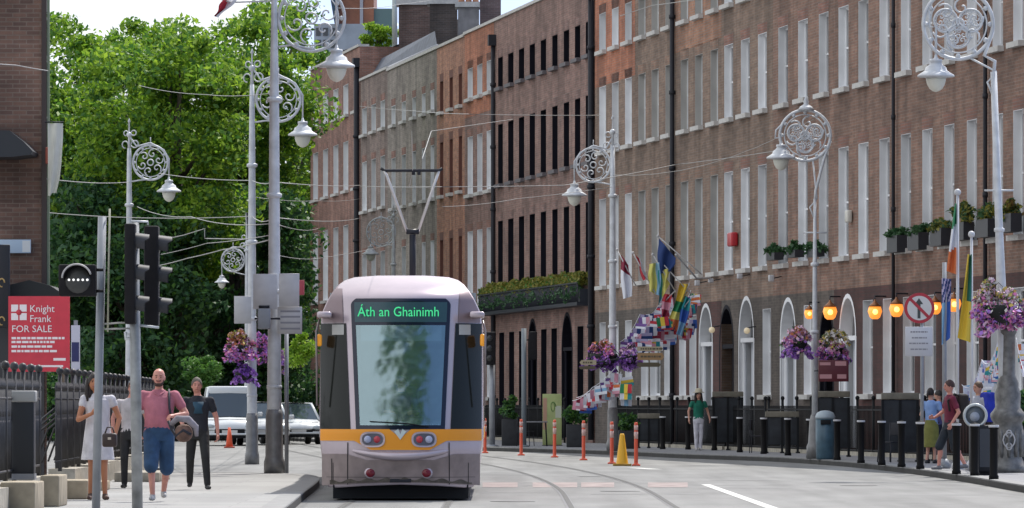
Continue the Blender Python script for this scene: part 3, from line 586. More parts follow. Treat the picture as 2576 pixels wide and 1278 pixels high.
# following carriages
y = 5.0; lens_ = [7.2, 4.6, 7.2, 5.5]
for L_ in lens_:
    yc = y + .35; xo = tcx(TY + yc + L_ / 2, -1.64) + 1.64
    b = MB(); bo = [(x * .96, z if z > .3 else .3) for x, z in fd]
    vs = [(x, -.45, z) for x, z in bo] + [(x, .1, z) for x, z in bo]; b.add(vs, [(k, (k + 1) % N, N + (k + 1) % N, N + k) for k in range(N)], 0, True); o = obj("bellows", b, mat("rubber", (.03, .03, .03), .8), tram, (xo, yc, 0))
    b = MB(); vs = [(x, 0, z) for x, z in fd] + [(x, L_ - .35, z) for x, z in fd]
    b.add(vs, [(k, (k + 1) % N, N + (k + 1) % N, N + k) for k in range(N)] + [tuple(range(N - 1, -1, -1)), tuple(range(N, 2 * N))], 0, True)
    cr = obj("carriage", b, [lilac], tram, (xo, yc, 0)); cr.rotation_euler.z = math.atan(.00126 * max(0, TY + yc - 92))
    for sx in (-1, 1):
        for k in range(int(L_ / 1.6)): obj("side_window", MB().box((sx * 1.2, .25 + k * 1.6, 1.15), (sx * 1.216, 1.65 + k * 1.6, 2.55)), tdark, cr)
        obj("yellow_stripe", MB().box((sx * 1.2, .05, .88), (sx * 1.212, L_ - .4, 1.05)), tyel, cr)
    y += L_
pan_m = mat("pantograph_metal", (.62, .60, .58), .35, .3); pd = 103.0
pg = obj("pantograph", MB().tube([P(1038, 700, pd), P(1038, 590, pd)], .055, 0, 8).tube([P(1022, 583, pd), P(1054, 583, pd)], .05, 0, 6), dark_steel, tram)
pg.parent = tram; 
def rel(o): o.location = Vector(o.location) - Vector((TX, TY, TZ))
rel(pg)
a = obj("pantograph_arm", MB().tube([P(1024, 582, pd), P(972, 440, pd), P(966, 430, pd)], .025, 0, 6).tube([P(1052, 582, pd), P(1090, 470, pd), P(1104, 430, pd)], .025, 0, 6).tube([P(1022, 580, pd), P(1054, 580, pd)], .028, 0, 6), pan_m, tram); rel(a)
a = obj("collector_head", MB().tube([P(958, 424, pd), P(968, 429, pd), P(1103, 429, pd), P(1113, 424, pd)], .03, 0, 6).tube([P(1040, 429, pd), P(1040, 440, pd)], .03, 0, 6).tube([P(1054, 429, pd), P(1054, 440, pd)], .03, 0, 6), dark_steel, tram); rel(a)
# ================================================================== ornate lamp standards
globe_m = mat("milky_globe", (.68, .68, .60), .35)
def ornate(m, cx, cz, r, y=0, seed=1, tr=.022):
    """ring with scrolls inside, in the x,z plane"""
    n = 40; m.tube([(cx + r * math.cos(q), y, cz + r * math.sin(q)) for q in [2 * math.pi * k / n for k in range(n)]], tr * 1.4, 0, 6, closed=True)
    m.tube([(cx + r * .82 * math.cos(q), y, cz + r * .82 * math.sin(q)) for q in [2 * math.pi * k / n for k in range(n)]], tr * .6, 0, 5, closed=True)
    for k in range(6):
        a = 2 * math.pi * k / 6 + .3; ux, uz = cx + r * .5 * math.cos(a), cz + r * .5 * math.sin(a); sg = 1 if k % 2 else -1
        m.tube([(ux + r * (.27 - .02 * i) * math.cos(a + sg * i * .55), y, uz + r * (.27 - .02 * i) * math.sin(a + sg * i * .55)) for i in range(13)], tr * .8, 0, 5)
    m.tube([(cx + r * .17 * math.cos(q), y, cz + r * .17 * math.sin(q)) for q in [2 * math.pi * k / 12 for k in range(12)]], tr * .9, 0, 5, closed=True)
    for k in range(12):
        a = 2 * math.pi * k / 12; m.sphere((cx + r * .91 * math.cos(a), y, cz + r * .91 * math.sin(a)), r * .075, 0, 6, 4)
def lantern(root, x, y, z, k=1.0):
    """z = level of the wide shade rim"""
    h = MB().lathe([(.02, .42), (.035, .36), (.05, .34), (.11, .33), (.12, .29), (.10, .27), (.13, .22), (.19, .18), (.21, .12), (.235, .10), (.34, .035), (.345, .02), (.345, .0), (.20, .0), (.20, -.02)][::-1], (0, 0, 0), 0, 20)
    h.v = [(a * k, b * k, c * k) for a, b, c in h.v]; l = obj("lamp_shade", h, silver_paint, root, (x, y, z))
    g = MB().lathe([(.185, -.02), (.185, -.06), (.165, -.14), (.12, -.22), (.06, -.265), (.01, -.28)][::-1], (0, 0, 0), 0, 16); g.v = [(a * k, b * k, c * k) for a, b, c in g.v]
    obj("globe", g, globe_m, l)
    return l
def lamp_side(label, px, d, side=1, H=9.3, ring=(.60, 8.05, .50), lampx=1.12, lampz=7.35, base_z=RZ, k=1.0, thick=1.0, lean=0.0, group="ornate silver street lamps"):
    b = P(px, 1014, d); root = thing("street_lamp", label, "street lamp", (b.x, d, base_z), 0, group); H -= base_z; rz = ring[1] - base_z; lz = lampz - base_z
    m = MB(); L = lambda z: lean * z
    m.tube([(L(z), 0, z) for z in (.0, 1.6, 3.4, 5.2, 7.0, 8.4, H - .8)], [.125 * thick, .115 * thick, .098 * thick, .088 * thick, .078 * thick, .062, .05], 0, 12)
    for z in (1.62, 3.42, 5.22, 7.02): m.lathe([(.09 * thick, -.05), (.125 * thick, -.03), (.125 * thick, .03), (.09 * thick, .05)], (L(z), 0, z), 0, 12)
    obj("pole", m, silver_paint, root)
    m = MB().lathe([(.045, -.9), (.03, -.5), (.05, -.45), (.02, -.35), (.018, -.08), (.045, -.05), (.0, .05)], (L(H), 0, H), 0, 10); m.sphere((L(H), 0, H - .42), .08, 0, 8, 6); obj("finial", m, silver_paint, root)
    m = MB().lathe([(.17 * thick, 0), (.17 * thick, .22), (.155 * thick, .27), (.145 * thick, .32), (.14 * thick, 1.1), (.125 * thick, 1.2)], (0, 0, 0), 0, 8); obj("base", m, mat("cast_base", (.2, .2, .2), .5, .3, var=.2), root)
    cx = side * ring[0]; x0 = L(rz); m = MB(); ornate(m, x0 + cx, rz, ring[2])
    # bracket outside the ring
    m.tube([(x0, 0, rz + .75), (x0 + cx * .35, 0, rz + .45), (x0 + cx, 0, rz + ring[2] + .06), (x0 + side * (ring[0] + ring[2] * .75), 0, rz + ring[2] * .72), (x0 + side * lampx, 0, rz + .1), (x0 + side * lampx, 0, lz + .42 * k)], [.03, .028, .03, .03, .026, .022], 0, 6)
    m.tube([(x0, 0, rz - .55), (x0 + cx * .5, 0, rz - .5), (x0 + cx * 1.1, 0, rz - ring[2] * .95)], .022, 0, 6)
    for q, rr_ in ((rz + .5, .14), (rz + .82, .10)):
        m.tube([(x0 + side * (.05 + rr_ * (1 - .05 * i) * (1 - math.cos(i * .6))), 0, q + rr_ * (1 - .05 * i) * math.sin(i * .6)) for i in range(11)], .018, 0, 5)
        m.tube([(x0 - side * (.03 + rr_ * .6 * (1 - math.cos(i * .6))), 0, q + rr_ * .7 * math.sin(i * .6)) for i in range(9)], .016, 0, 5)
    m.tube([(x0 + cx, 0, rz + ring[2] + .05), (x0 + cx, 0, rz + ring[2] + .22)], .015, 0, 5)
    obj("scroll_bracket", m, silver_paint, root)
    lantern(root, x0 + side * lampx, 0, lz, k); return root
lamp_side("silver street lamp with a scrolled ring, rising behind the two black traffic signals", 325, 168, 1, ring=(.60, 8.1, .49), lampx=1.12, lampz=7.27)
lamp_side("slimmer silver street lamp standing left of the thickest pole, with pink flowers on it", 634, 140, 1, H=9.6, ring=(.62, 8.45, .52), lampx=1.19, lampz=7.6)
lamp_side("tallest silver lamp on the thickest pole, its ring cut by the top of the picture", 690, 112, 1, H=10.6, ring=(.70, 8.55, .62), lampx=1.17, lampz=7.63, thick=1.15, base_z=0)
lamp_side("small distant silver lamp low in the dark trees, hanging to the left of its pole", 622, 218, -1, H=7.4, ring=(.52, 6.55, .42), lampx=.93, lampz=5.72, k=.78)
lamp_side("faint distant silver lamp in front of the weathered grey house, behind the tram", 990, 240, -1, ring=(.5, 8.2, .58), lampx=.92, lampz=7.3)
lamp_side("silver street lamp on the right hand kerb in front of the black downpipe and flags", 1541, 164, -1, H=9.2, ring=(.53, 7.87, .47), lampx=1.05, lampz=7.02, base_z=0)
# round-topped lamp, ring sits on the pole
def lamp_top(label, px, d, pz, ring, lampx, lampz, lean=0, heavy=False, k=1.0):
    b = P(px, 1014, d); root = thing("street_lamp", label, "street lamp", (b.x, d, 0), 0, "ornate silver street lamps"); m = MB(); L = lambda z: lean * z
    zs = [1.0, 3.0, 4.6, pz]; m.tube([(L(z), 0, z) for z in zs], [.075, .065, .05, .035] if not heavy else [.12, .10, .075, .06], 0, 12)
    for z in (3.0, 4.6): m.lathe([(.06, -.05), (.10, -.03), (.10, .03), (.06, .05)], (L(z), 0, z), 0, 12)
    m.tube([(L(4.62) - .28, 0, 5.35), (L(4.62) + .28, 0, 5.35)], .02, 0, 6); obj("pole", m, silver_paint, root)
    cx, cz, r = ring; m = MB(); ornate(m, cx, cz, r, tr=.026)
    for j in range(3): ornate(m, cx + (-.36 + .36 * j) * r, cz + (.1 if j != 1 else -.35) * r, r * .33, tr=.016)
    m.tube([(L(pz), 0, pz - .1), (L(pz) + .02, 0, pz + .2), (cx + r * .75, 0, cz - r * .9), (cx + r, 0, cz - r * .2)], .035, 0, 6)
    m.tube([(L(pz), 0, pz - .5), (L(pz) - .12, 0, pz - .2), (L(pz) + .05, 0, pz), (cx + r * .3, 0, cz - r * .95)], .02, 0, 6)
    m.lathe([(.2, 0), (.14, .08), (.05, .14), (.07, .2), (.02, .3), (.0, .38)], (cx + .02, 0, cz + r), 0, 8)
    m.tube([(cx - r * .85, 0, cz + r * .5), (lampx - .12, 0, cz + .12), (lampx - .14, 0, cz - .06), (lampx, 0, cz - .05), (lampx, 0, lampz + .42 * k)], .024, 0, 6)
    obj("scroll_ring", m, silver_paint, root); lantern(root, lampx, 0, lampz, k); return root
t = lamp_top("silver lamp with a round filigree ring and pointed finial, standing before the arched doorways", 2050, 141, 6.15, (-.23, 7.65, .60), -.80, 7.1)
obj("base", MB().lathe([(.2, 0), (.2, .3), (.16, .38), (.13, .9), (.09, 1.05)], (0, 0, 0), 0, 10), mat("cast_base", (.2, .2, .2), .5, .3), t)
t = lamp_top("large ornate silver lamp on a massive cast base beside the black litter bin, farthest right", 2535, 113, 7.6, (-.94, 8.5, .66), -1.36, 7.5, lean=-.035, heavy=True, k=1.02)
cast = mat("cast_iron_base", (.16, .16, .155), .5, .4, var=.35, vs=9)
bm_ = MB().lathe([(.36, 0), (.36, .12), (.31, .16), (.30, .22), (.27, .28), (.29, .85), (.27, .95), (.31, 1.0), (.33, 1.06), (.33, 1.12), (.28, 1.18), (.24, 1.24), (.25, 1.5), (.21, 1.62), (.21, 1.7), (.15, 1.85), (.14, 2.6), (.17, 2.66), (.17, 2.72), (.1, 2.8)], (0, 0, 0), 0, 12)
for k in range(12): q = 2 * math.pi * k / 12; bm_.lathe([(.03, .3), (.045, .5), (.045, .7), (.02, .82)], (.275 * math.cos(q), .275 * math.sin(q), 0), 0, 6)
b_ = obj("base", bm_, cast, t)
m = MB()
for (z0, rr0) in ((.62, .11), (.50, .05), (.74, .05)): m.tube([(rr0 * math.cos(q), -.30, z0 + rr0 * 1.3 * math.sin(q)) for q in [k * .524 for k in range(12)]], .016, 0, 5, closed=True)
obj("relief_ornament", m, mat("worn_relief", (.45, .45, .46), .5), b_)
# upright standing behind the traffic light: pale round topped column top left of tram is covered by lamp_side
# ================================================================== overhead wires
wire_m = mat("span_wire", (.36, .36, .35), .5); 
def wire(label, pts, ds, r=.012, sag=.25):
    m = MB(); w = [P(x, y, d) for (x, y), d in zip(pts, ds)]; pl = []
    for i in range(len(w) - 1):
        for k in range(8): t = k / 8; p = w[i].lerp(w[i + 1], t); p.z -= sag * 4 * t * (1 - t) * min(1, (w[i + 1] - w[i]).length / 12); pl.append(p)
    pl.append(w[-1]); m.tube(pl, r * .68, 0, 5); tag(obj("overhead_wire", m, wire_m), label, "wire", "overhead span wires")
wire("thin level span wire crossing both silver poles under the second lantern", [(100, 533), (634, 544), (690, 547), (905, 549)], [150, 140, 112, 250], .014, .1)
wire("long span wire rising from the pantograph to the round topped lamp", [(905, 468), (1112, 470), (1420, 466), (1700, 414), (2000, 372)], [230, 140, 145, 165, 150], .013, .02)
wire("span wire from the ring of the lamp behind the signals to the thickest pole", [(400, 436), (634, 454), (690, 458), (905, 466)], [166, 140, 112, 230], .013, .05)
wire("span wire from the white banner to the lamp behind the signals", [(118, 450), (325, 458)], [104, 168], .013, .05)
wire("highest wire crossing the house fronts from the end house to the black downpipe", [(905, 267), (1040, 279), (1180, 287), (1510, 290)], [262, 200, 170, 180], .013, .02)
wire("drooping wire from the left traffic lamp over the dark trees to the thick pole", [(345, 520), (480, 545), (690, 562), (800, 575)], [166, 150, 112, 240], .013, .1)
wire("wire rising rightwards from the signals to the small hanger in the trees", [(395, 606), (460, 592), (515, 575), (515, 600), (634, 602)], [160, 155, 150, 150, 140], .016, 0)
wire("lowest slanting wire right of the black signals", [(400, 668), (470, 650), (560, 628), (690, 600)], [160, 155, 150, 112], .018, .02)
wire("second lowest slanting wire right of the black signals", [(405, 640), (520, 612), (690, 590)], [160, 150, 112], .012, .02)
wire("wire fixed to the brick wall at the upper left corner", [(-40, 158), (40, 164), (120, 178)], [100, 102, 104.5], .014, .02)
wire("short wire crossing the brickwork under the upper left wire of the trees", [(350, 215), (520, 238), (700, 232)], [160, 140, 112], .010, .05)
wire("contact wire above the tram that runs back over its pantograph", [(1036, 330), (1038, 429), (1030, 470)], [85, 103, 112], .008, 0)
wire("slack wire over the orange topped house near the top edge", [(1560, 40), (1640, 14), (1745, 0)], [180, 175, 170], .016, .0)
wire("pinkish wire over the brown houses, left of the round topped lamp", [(1290, 300), (1085, 330), (1062, 400)], [170, 140, 103], .012, 0)
wire("thin wire low across the dark trees between the two silver poles and the tram", [(690, 640), (800, 650), (1000, 610)], [112, 180, 230], .010, .05)
wire("thin wire from the slimmer silver pole to the end house, above the level span wire", [(634, 495), (800, 505), (905, 500)], [140, 200, 255], .010, .05)
wire("faint wire across the black windowed building from the pantograph to the right hand lamp", [(1112, 520), (1300, 500), (1541, 470)], [150, 160, 164], .010, .05)
wire("faint wire over the brown houses between the two right hand lamps", [(1541, 440), (2046, 300)], [164, 141], .009, .4)
wire("faint short wire at the top from the big ring to the chimney stacks", [(845, 20), (1000, 12), (1180, -20)], [115, 180, 240], .010, .05)
for x_, z0_, z1_ in ((-1.0, .245, .56), (1.0, .245, .56)): colpatch("panel_seam", x_ - .004, x_ + .004, lambda x: z0_, lambda x: z1_, black_iron, .0165, nx=2)
colpatch("panel_seam", -1.1, 1.1, lambda x: .345, lambda x: .352, mat("seam_grey", (.07, .06, .06), .8), .0165, nx=40, nz=1)
obj("towing_cover", MB().rbox((-.16, nose(0, .3) - .02, .27), (.16, nose(0, .3) + .02, .33), .01), dark_steel, tram)
colpatch("grime", -1.05, 1.05, lambda x: .23 + .05 * math.cos(x * 1.3), lambda x: .275 + .05 * math.cos(x * 1.3) + .02 * math.sin(x * 23), mat("road_grime", (.10, .085, .07), .95, var=.4, vs=12), .0185, nx=80)
# ================================================================== poles and signals at the left
def gpole(name, label, px0, px1, y_top, d, r, mm, zb=0, cat="pole"):
    a = P(px1, 1014, d); a.z = zb; b = P(px0, y_top, d); root = thing(name, label, cat, a)
    obj("shaft", MB().tube([Vector((0, 0, 0)), b - a], r, 0, 14), mm, root); obj("foot", MB().lathe([(r * 2.2, 0), (r * 2.2, .03), (r * 1.3, .06)], (0, 0, 0), 0, 14), mm, root); return root, a
galv = mat("galvanised", (.27, .285, .31), .5, .3, var=.18, vs=3)
p1, o1 = gpole("signal_pole", "slim leaning grey pole before the woman in white, carrying the tram signal", 257, 241, 545, 68, .048, galv)
p2, o2 = gpole("signal_pole", "thick grey pole by the bald man carrying two black traffic signals", 336, 346, 560, 68, .062, mat("galvanised_worn", (.30, .31, .315), .5, .3, var=.35, vs=5))
A = lambda px, py, o, d=68: P(px, py, d) - o
obj("bracket", MB().tube([A(262, 815, o1), A(300, 812, o1), A(330, 812, o1)], .012, 0, 6).tube([A(262, 828, o1), A(330, 826, o1)], .012, 0, 6), mat("bracket_grey", (.4, .4, .38), .5), p1)
obj("side_rod", MB().tube([A(276, 525, o1), A(271, 835, o1)], .011, 0, 6), mat("rod_cream", (.42, .42, .32), .6), p1)
obj("bracket", MB().tube([A(330, 556, o2), A(372, 558, o2), A(372, 566, o2)], .014, 0, 6).tube([A(340, 568, o2), A(340, 592, o2), A(358, 600, o2)], .014, 0, 6).tube([A(345, 818, o2), A(400, 824, o2)], .016, 0, 6).tube([A(316, 835, o2), A(316, 852, o2), A(345, 852, o2)], .02, 0, 6), silver_paint, p2)
sigb = mat("signal_black", (.010, .009, .011), .7, spec=.25, var=.3, vs=8); lensd = mat("signal_lens_dark", (.03, .03, .03), .2)
def signal_head(label, pxa, pxb, ya, yb, d, faces):
    """three aspect head seen from the side/back; faces = +1 visors point right"""
    c = P((pxa + pxb) / 2, yb, d); w = (pxb - pxa) * d / F; h = (yb - ya) * d / F; root = thing("traffic_signal", label, "traffic light", c, 0, "traffic signals on the thick grey pole")
    obj("housing", MB().rbox((-w / 2, 0, 0), (w / 2, .30, h), .02), sigb, root)
    for k in range(3):
        z = h * (.19 + .31 * k); v = MB(); n = 14
        pts0 = [(0.0, .15 + .115 * math.cos(q), z + .115 * math.sin(q)) for q in [rad(-30) + rad(240) * i / n for i in range(n + 1)]]
        x0 = w / 2 * faces; x1 = x0 + .155 * faces
        vs = [(x0, y_, z_) for _, y_, z_ in pts0] + [(x1 - (.05 * faces if i < n * .25 or i > n * .75 else 0), y_ * .97, z_ - .02) for i, (_, y_, z_) in enumerate(pts0)]
        v.add(vs, [(i, i + 1, n + 2 + i, n + 1 + i) for i in range(n)], 0, True); vi = obj("visor", v, mat("visor_grey", (.03, .03, .036), .45), root)
        obj("lens", MB().sphere((x0, .15, z), (.02, .1, .1)), lensd, root)
    return root
signal_head("tall black traffic signal on the left of the thick grey pole, seen edge on", 313, 340, 562, 815, 67.7, 1)
signal_head("black traffic signal on the right of the thick grey pole, its hoods pointing right", 362, 398, 568, 820, 68.3, 1)
c = P(196, 745, 67.6); ts = thing("tram_signal", "small black tram signal box showing a row of white dots under a curved hood", "tram signal", c)
obj("housing", MB().rbox((-.22, 0, 0), (.2, .25, .36), .02), sigb, ts)
obj("bracket", MB().tube([(.2, .12, .3), (.28, .12, .3)], .02, 0, 6).tube([(.2, .12, .06), (.28, .12, .06)], .02, 0, 6), sigb, ts)
v = MB(); n = 18; ring = [(.16 * math.cos(q), .19 + .155 * math.sin(q)) for q in [rad(15) + rad(165) * i / n for i in range(n + 1)]]
v.add([(x, .0, z) for x, z in ring] + [(x * 1.02, -.2, z + .01) for x, z in ring], [(i, i + 1, n + 2 + i, n + 1 + i) for i in range(n)], 0, True)
v.tube([(x * 1.02, -.2, z + .012) for x, z in ring], .011, 1, 5); obj("visor", v, [sigb, mat("pale_rim", (.42, .40, .40), .5)], ts)
obj("lens", MB().sphere((0, 0, .18), (.15, .02, .15)), mat("lens_grey", (.045, .045, .045), .3), ts)
for i in range(5): obj("signal_dot", MB().sphere((-.10 + .052 * i, -.02, .185), .014, 0, 8, 5), mat("signal_dot_lit", (.8, .8, .8), .5, emit=(1, 1, 1), es=.7), ts)
# sign plates on the thickest pole and its neighbours
plate = mat("sign_back", (.50, .495, .50), .5, .1, var=.06); linem = mat("sign_text_grey", (.26, .26, .29), .6)
def plate_sign(name, label, pa, pb, ya, yb, d, mm=plate, th=.012, lines=(), fr=True, cat="sign"):
    c = P((pa + pb) / 2, yb, d); w = (pb - pa) * d / F; h = (yb - ya) * d / F; root = thing(name, label, cat, c)
    obj("panel", MB().rbox((-w / 2, 0, 0), (w / 2, th, h), .004, n=1), mm, root)
    if fr: obj("rear_rail", MB().box((-w / 2 + .03, th + .001, h * .25), (w / 2 - .03, th + .02, h * .25 + .03)).box((-w / 2 + .03, th + .001, h * .7), (w / 2 - .03, th + .02, h * .7 + .03)), galv, root)
    if lines:
        m = MB()
        for (x0, x1, z0, z1) in lines: m.box((-w / 2 + w * x0, -.003, h * z0), (-w / 2 + w * x1, -.0005, h * z1))
        obj("lettering", m, linem, root)
    return root
plate_sign("road_sign", "blank pale grey square sign between the two tall silver poles", 637, 697, 689, 778, 111.6)
plate_sign("road_sign", "blank pale grey square sign just right of the thickest pole", 702, 753, 688, 772, 111.7)
plate_sign("road_sign", "blank grey sign plate lowest left, behind the slimmer silver pole", 589, 632, 745, 814, 139)
plate_sign("road_sign", "pale plate with grey text lines under the square sign by the thickest pole", 698, 760, 772, 840, 111.8, lines=[(.12, .92, z, z + .07) for z in (.16, .38, .60, .80)])
s_ = thing("road_sign", "narrow red sign edge sticking out right of the pale signs", "sign", P(758, 742, 112.5)); obj("panel", MB().rbox((-.05, 0, 0), (.05, .2, .28), .01), mat("sign_red", (.45, .07, .09), .5), s_)
s_ = thing("signal_box", "small grey control box and brackets under the pale square sign between the poles", "box", P(664, 828, 111.5)); obj("box", MB().rbox((-.12, 0, 0), (.12, .16, .38), .02), galv, s_); obj("bracket", MB().tube([(-.18, .1, .2), (.3, .1, .2)], .02).tube([(-.1, .1, .42), (.1, .1, .42)], .025), dark_steel, s_)
gpole("sign_post", "thin grey sign post standing right of the thickest pole", 721, 721, 840, 116, .04, galv, RZ)
# ================================================================== foliage helpers
def leaf_cloud(name, pts, size, mm, parent, up=.4, seed=0, asp=.7, loc=None):
    """pts: (N,3) array of leaf centres"""
    r = np.random.RandomState(seed); n = len(pts); nrm = r.normal(size=(n, 3)); nrm[:, 2] += up; nrm /= np.linalg.norm(nrm, axis=1)[:, None]
    a = np.cross(nrm, r.normal(size=(n, 3))); a /= np.linalg.norm(a, axis=1)[:, None]; b = np.cross(nrm, a)
    s = (size * (.6 + .8 * r.rand(n)))[:, None]; a = a * s; b = b * s * asp
    v = np.stack([pts - a * .5, pts + b * .35 + nrm * s * .08, pts + a * .5, pts - b * .35 + nrm * s * .08], 1).reshape(-1, 3)
    me = bpy.data.meshes.new(name); me.vertices.add(4 * n); me.vertices.foreach_set('co', v.astype(np.float32).ravel())
    me.loops.add(4 * n); me.loops.foreach_set('vertex_index', np.arange(4 * n, dtype=np.int32))
    me.polygons.add(n); me.polygons.foreach_set('loop_start', np.arange(0, 4 * n, 4, dtype=np.int32))
    mats = mm if isinstance(mm, (list, tuple)) else [mm]
    for q in mats: me.materials.append(q)
    me.update(calc_edges=True)
    if len(mats) > 1: me.polygons.foreach_set('material_index', r.randint(0, len(mats), n).astype(np.int32))
    o = bpy.data.objects.new(name, me); link(o, parent)
    if loc is not None: o.location = loc
    return o
def crown_pts(c, rad3, nclump, nleaf, seed, cs=.9, shell=.45, low=-1.0):
    r = np.random.RandomState(seed); o = []
    while len(o) < nclump:
        p = r.normal(size=3); p /= np.linalg.norm(p); q = p * (shell + (1 - shell) * r.rand() ** .5) * (1 + .18 * math.sin(p[0] * 5 + seed) + .12 * math.sin(p[2] * 7 + seed * 2))
        if q[2] < low: continue
        o.append(np.array(c) + q * np.array(rad3))
    o = np.array(o); k = r.randint(0, nclump, nleaf); sz = cs * (.5 + .9 * r.rand(nclump)); 
    d = r.normal(size=(nleaf, 3)); d /= np.linalg.norm(d, axis=1)[:, None]; d *= (r.rand(nleaf) ** .45)[:, None]
    return o[k] + d * sz[k][:, None] * np.array([1, 1, .7]), o
bark = mat("bark", (.075, .06, .045), .9, var=.3, vs=6, bump=.5)
def tree(label, px, d, zc, rx, rz, nc, nl, mm, seed, size=.24, ry=None, name="plane_tree", cs=1.0, low=-1.0, up=.6):
    b = P(px, 1014, d); root = thing(name, label, "tree", (b.x, d, RZ), 0, "park trees behind the left hand poles"); ry = ry or rx
    pts, cl = crown_pts((0, 0, zc), (rx, ry, rz), nc, nl, seed, cs, low=low)
    m = MB(); rr = random.Random(seed); zt = max(1.5, zc - rz * .55); m.tube([(0, 0, 0), (.1, 0, zt * .5), (.05, .1, zt), (.1, .1, zc + rz * .3)], [.45, .34, .28, .08], 0, 10); obj("trunk", m, bark, root)
    m = MB()
    for i in range(14):
        q = cl[rr.randrange(len(cl))]; z0 = zt * .8 + rr.random() * (zc - zt * .8); m.tube([(.08, .05, z0), (q[0] * .5, q[1] * .5, (z0 + q[2]) / 2 + .4), tuple(q)], [.13, .08, .03], 0, 6)
    obj("limb", m, bark, root); leaf_cloud("crown", pts, size, mm, root, up, seed); return root
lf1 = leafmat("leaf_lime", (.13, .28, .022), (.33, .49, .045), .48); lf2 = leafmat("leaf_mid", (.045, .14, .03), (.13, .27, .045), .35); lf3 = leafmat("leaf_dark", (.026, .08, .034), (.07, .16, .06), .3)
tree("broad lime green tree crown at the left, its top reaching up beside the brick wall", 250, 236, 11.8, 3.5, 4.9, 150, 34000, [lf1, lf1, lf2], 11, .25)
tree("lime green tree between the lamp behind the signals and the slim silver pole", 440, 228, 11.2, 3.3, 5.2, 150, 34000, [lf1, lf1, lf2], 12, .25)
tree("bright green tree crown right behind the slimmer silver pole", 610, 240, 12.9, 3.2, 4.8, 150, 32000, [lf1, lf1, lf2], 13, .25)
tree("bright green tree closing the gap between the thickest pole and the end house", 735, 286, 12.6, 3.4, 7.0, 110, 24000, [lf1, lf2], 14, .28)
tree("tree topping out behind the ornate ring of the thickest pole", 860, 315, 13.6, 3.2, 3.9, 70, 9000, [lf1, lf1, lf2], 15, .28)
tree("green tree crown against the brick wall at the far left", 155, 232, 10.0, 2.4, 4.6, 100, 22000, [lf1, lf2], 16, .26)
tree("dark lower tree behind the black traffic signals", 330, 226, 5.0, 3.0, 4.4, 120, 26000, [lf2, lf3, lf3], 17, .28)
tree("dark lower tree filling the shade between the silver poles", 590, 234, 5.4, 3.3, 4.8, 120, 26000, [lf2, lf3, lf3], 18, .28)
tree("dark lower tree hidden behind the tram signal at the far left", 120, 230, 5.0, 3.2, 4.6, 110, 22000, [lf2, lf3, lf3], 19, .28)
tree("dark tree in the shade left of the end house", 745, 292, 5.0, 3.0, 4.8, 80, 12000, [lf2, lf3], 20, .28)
street = [("broad unseen tree added left of the road for the tram windscreen to reflect", -11, 42, 11.5, 51), ("broad unseen tree added right of the road for the tram windscreen to reflect", 11.5, 47, 12.5, 52)]  # out of view, added only so their crowns mirror in the tram windscreen
for lb_, x_, y_, z_, sd in street:
    root = thing("reflection_tree", lb_, "tree", (x_, y_, 0), 0); pts, cl = crown_pts((-x_ * .72, 0, z_), (6, 7, 4.6), 130, 26000, sd, 1.2); obj("trunk", MB().tube([(0, 0, 0), (0, 0, 6), (-x_ * .3, 0, z_)], [.3, .24, .1], 0, 10), bark, root); leaf_cloud("crown", pts, .34, [lf1, lf2], root, .5, sd)
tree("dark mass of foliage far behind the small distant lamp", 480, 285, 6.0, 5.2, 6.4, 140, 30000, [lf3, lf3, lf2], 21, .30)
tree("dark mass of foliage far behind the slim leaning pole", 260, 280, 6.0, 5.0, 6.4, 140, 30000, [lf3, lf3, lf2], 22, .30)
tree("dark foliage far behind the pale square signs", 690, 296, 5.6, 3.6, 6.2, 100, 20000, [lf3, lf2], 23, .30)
# small growth
def bush(label, px0, px1, y0, y1, d, nl, mm, seed, size=.14, group="shrubs along the park edge"):
    a, b = P(px0, y1, d), P(px1, y0, d); c = (a + b) / 2; root = thing("shrub", label, "shrub", (c.x, d, a.z), 0, group); hx = (b.x - a.x) / 2; hz = (b.z - a.z) / 2
    pts, cl = crown_pts((0, 0, hz), (hx, max(.6, hx * .7), hz), max(8, nl // 150), nl, seed, .3, .2)
    obj("stem", MB().tube([(0, 0, -.0), (0, 0, hz)], .04, 0, 5).tube([(0, 0, .1), (hx * .5, 0, hz * 1.3)], .02, 0, 5), bark, root); leaf_cloud("foliage", pts, size, mm, root, .5, seed)
bush("mid green shrub behind the man in the black shirt", 470, 555, 885, 975, 205, 2400, [lf2, lf2], 31)
bush("yellow green shrub right of the thickest pole", 722, 790, 845, 925, 210, 1800, [lf1, lf1], 32)
bush("green shrub glimpsed between the woman in white and the thick grey pole", 285, 345, 1005, 1110, 118, 1200, [lf2, lf1], 33, .1)
bush("dark shrub low behind the walking people at the left", 60, 300, 900, 1110, 215, 5000, [lf3, lf2], 34, .2)
bush("bright green roof plants growing beside the vent pipe", 905, 992, 45, 128, 292, 2600, [lf1, lf1], 35, .2, "plants on the roofs")
hd = P(470, 1014, 212); h = thing("park_hedge", "long dark hedge running behind the cars at the park edge", "hedge", (hd.x, 232, RZ)); pts, _ = crown_pts((0, 0, 1.5), (9, .8, 1.8), 160, 16000, 36, .7, .1)
leaf_cloud("foliage", pts, .24, [lf3, lf3, lf2], h, .4, 36); obj("stems", MB().box((-8, -.2, 0), (5, .2, 1.2)), bark, h)
m = MB(); x0, x1, yy = -18.5, -6.6, 222
for i in range(int((x1 - x0) / .14)): x = x0 + i * .14; m.tube([(x, 0, 0), (x, 0, 1.5)], .012, 0, 4)
for z in (.15, 1.35): m.box((x0, -.02, z), (x1, .02, z + .04))
r = thing("park_railing", "black iron park railing behind the white cars", "railing", (0, yy, RZ)); obj("bars", m, black_iron, r)
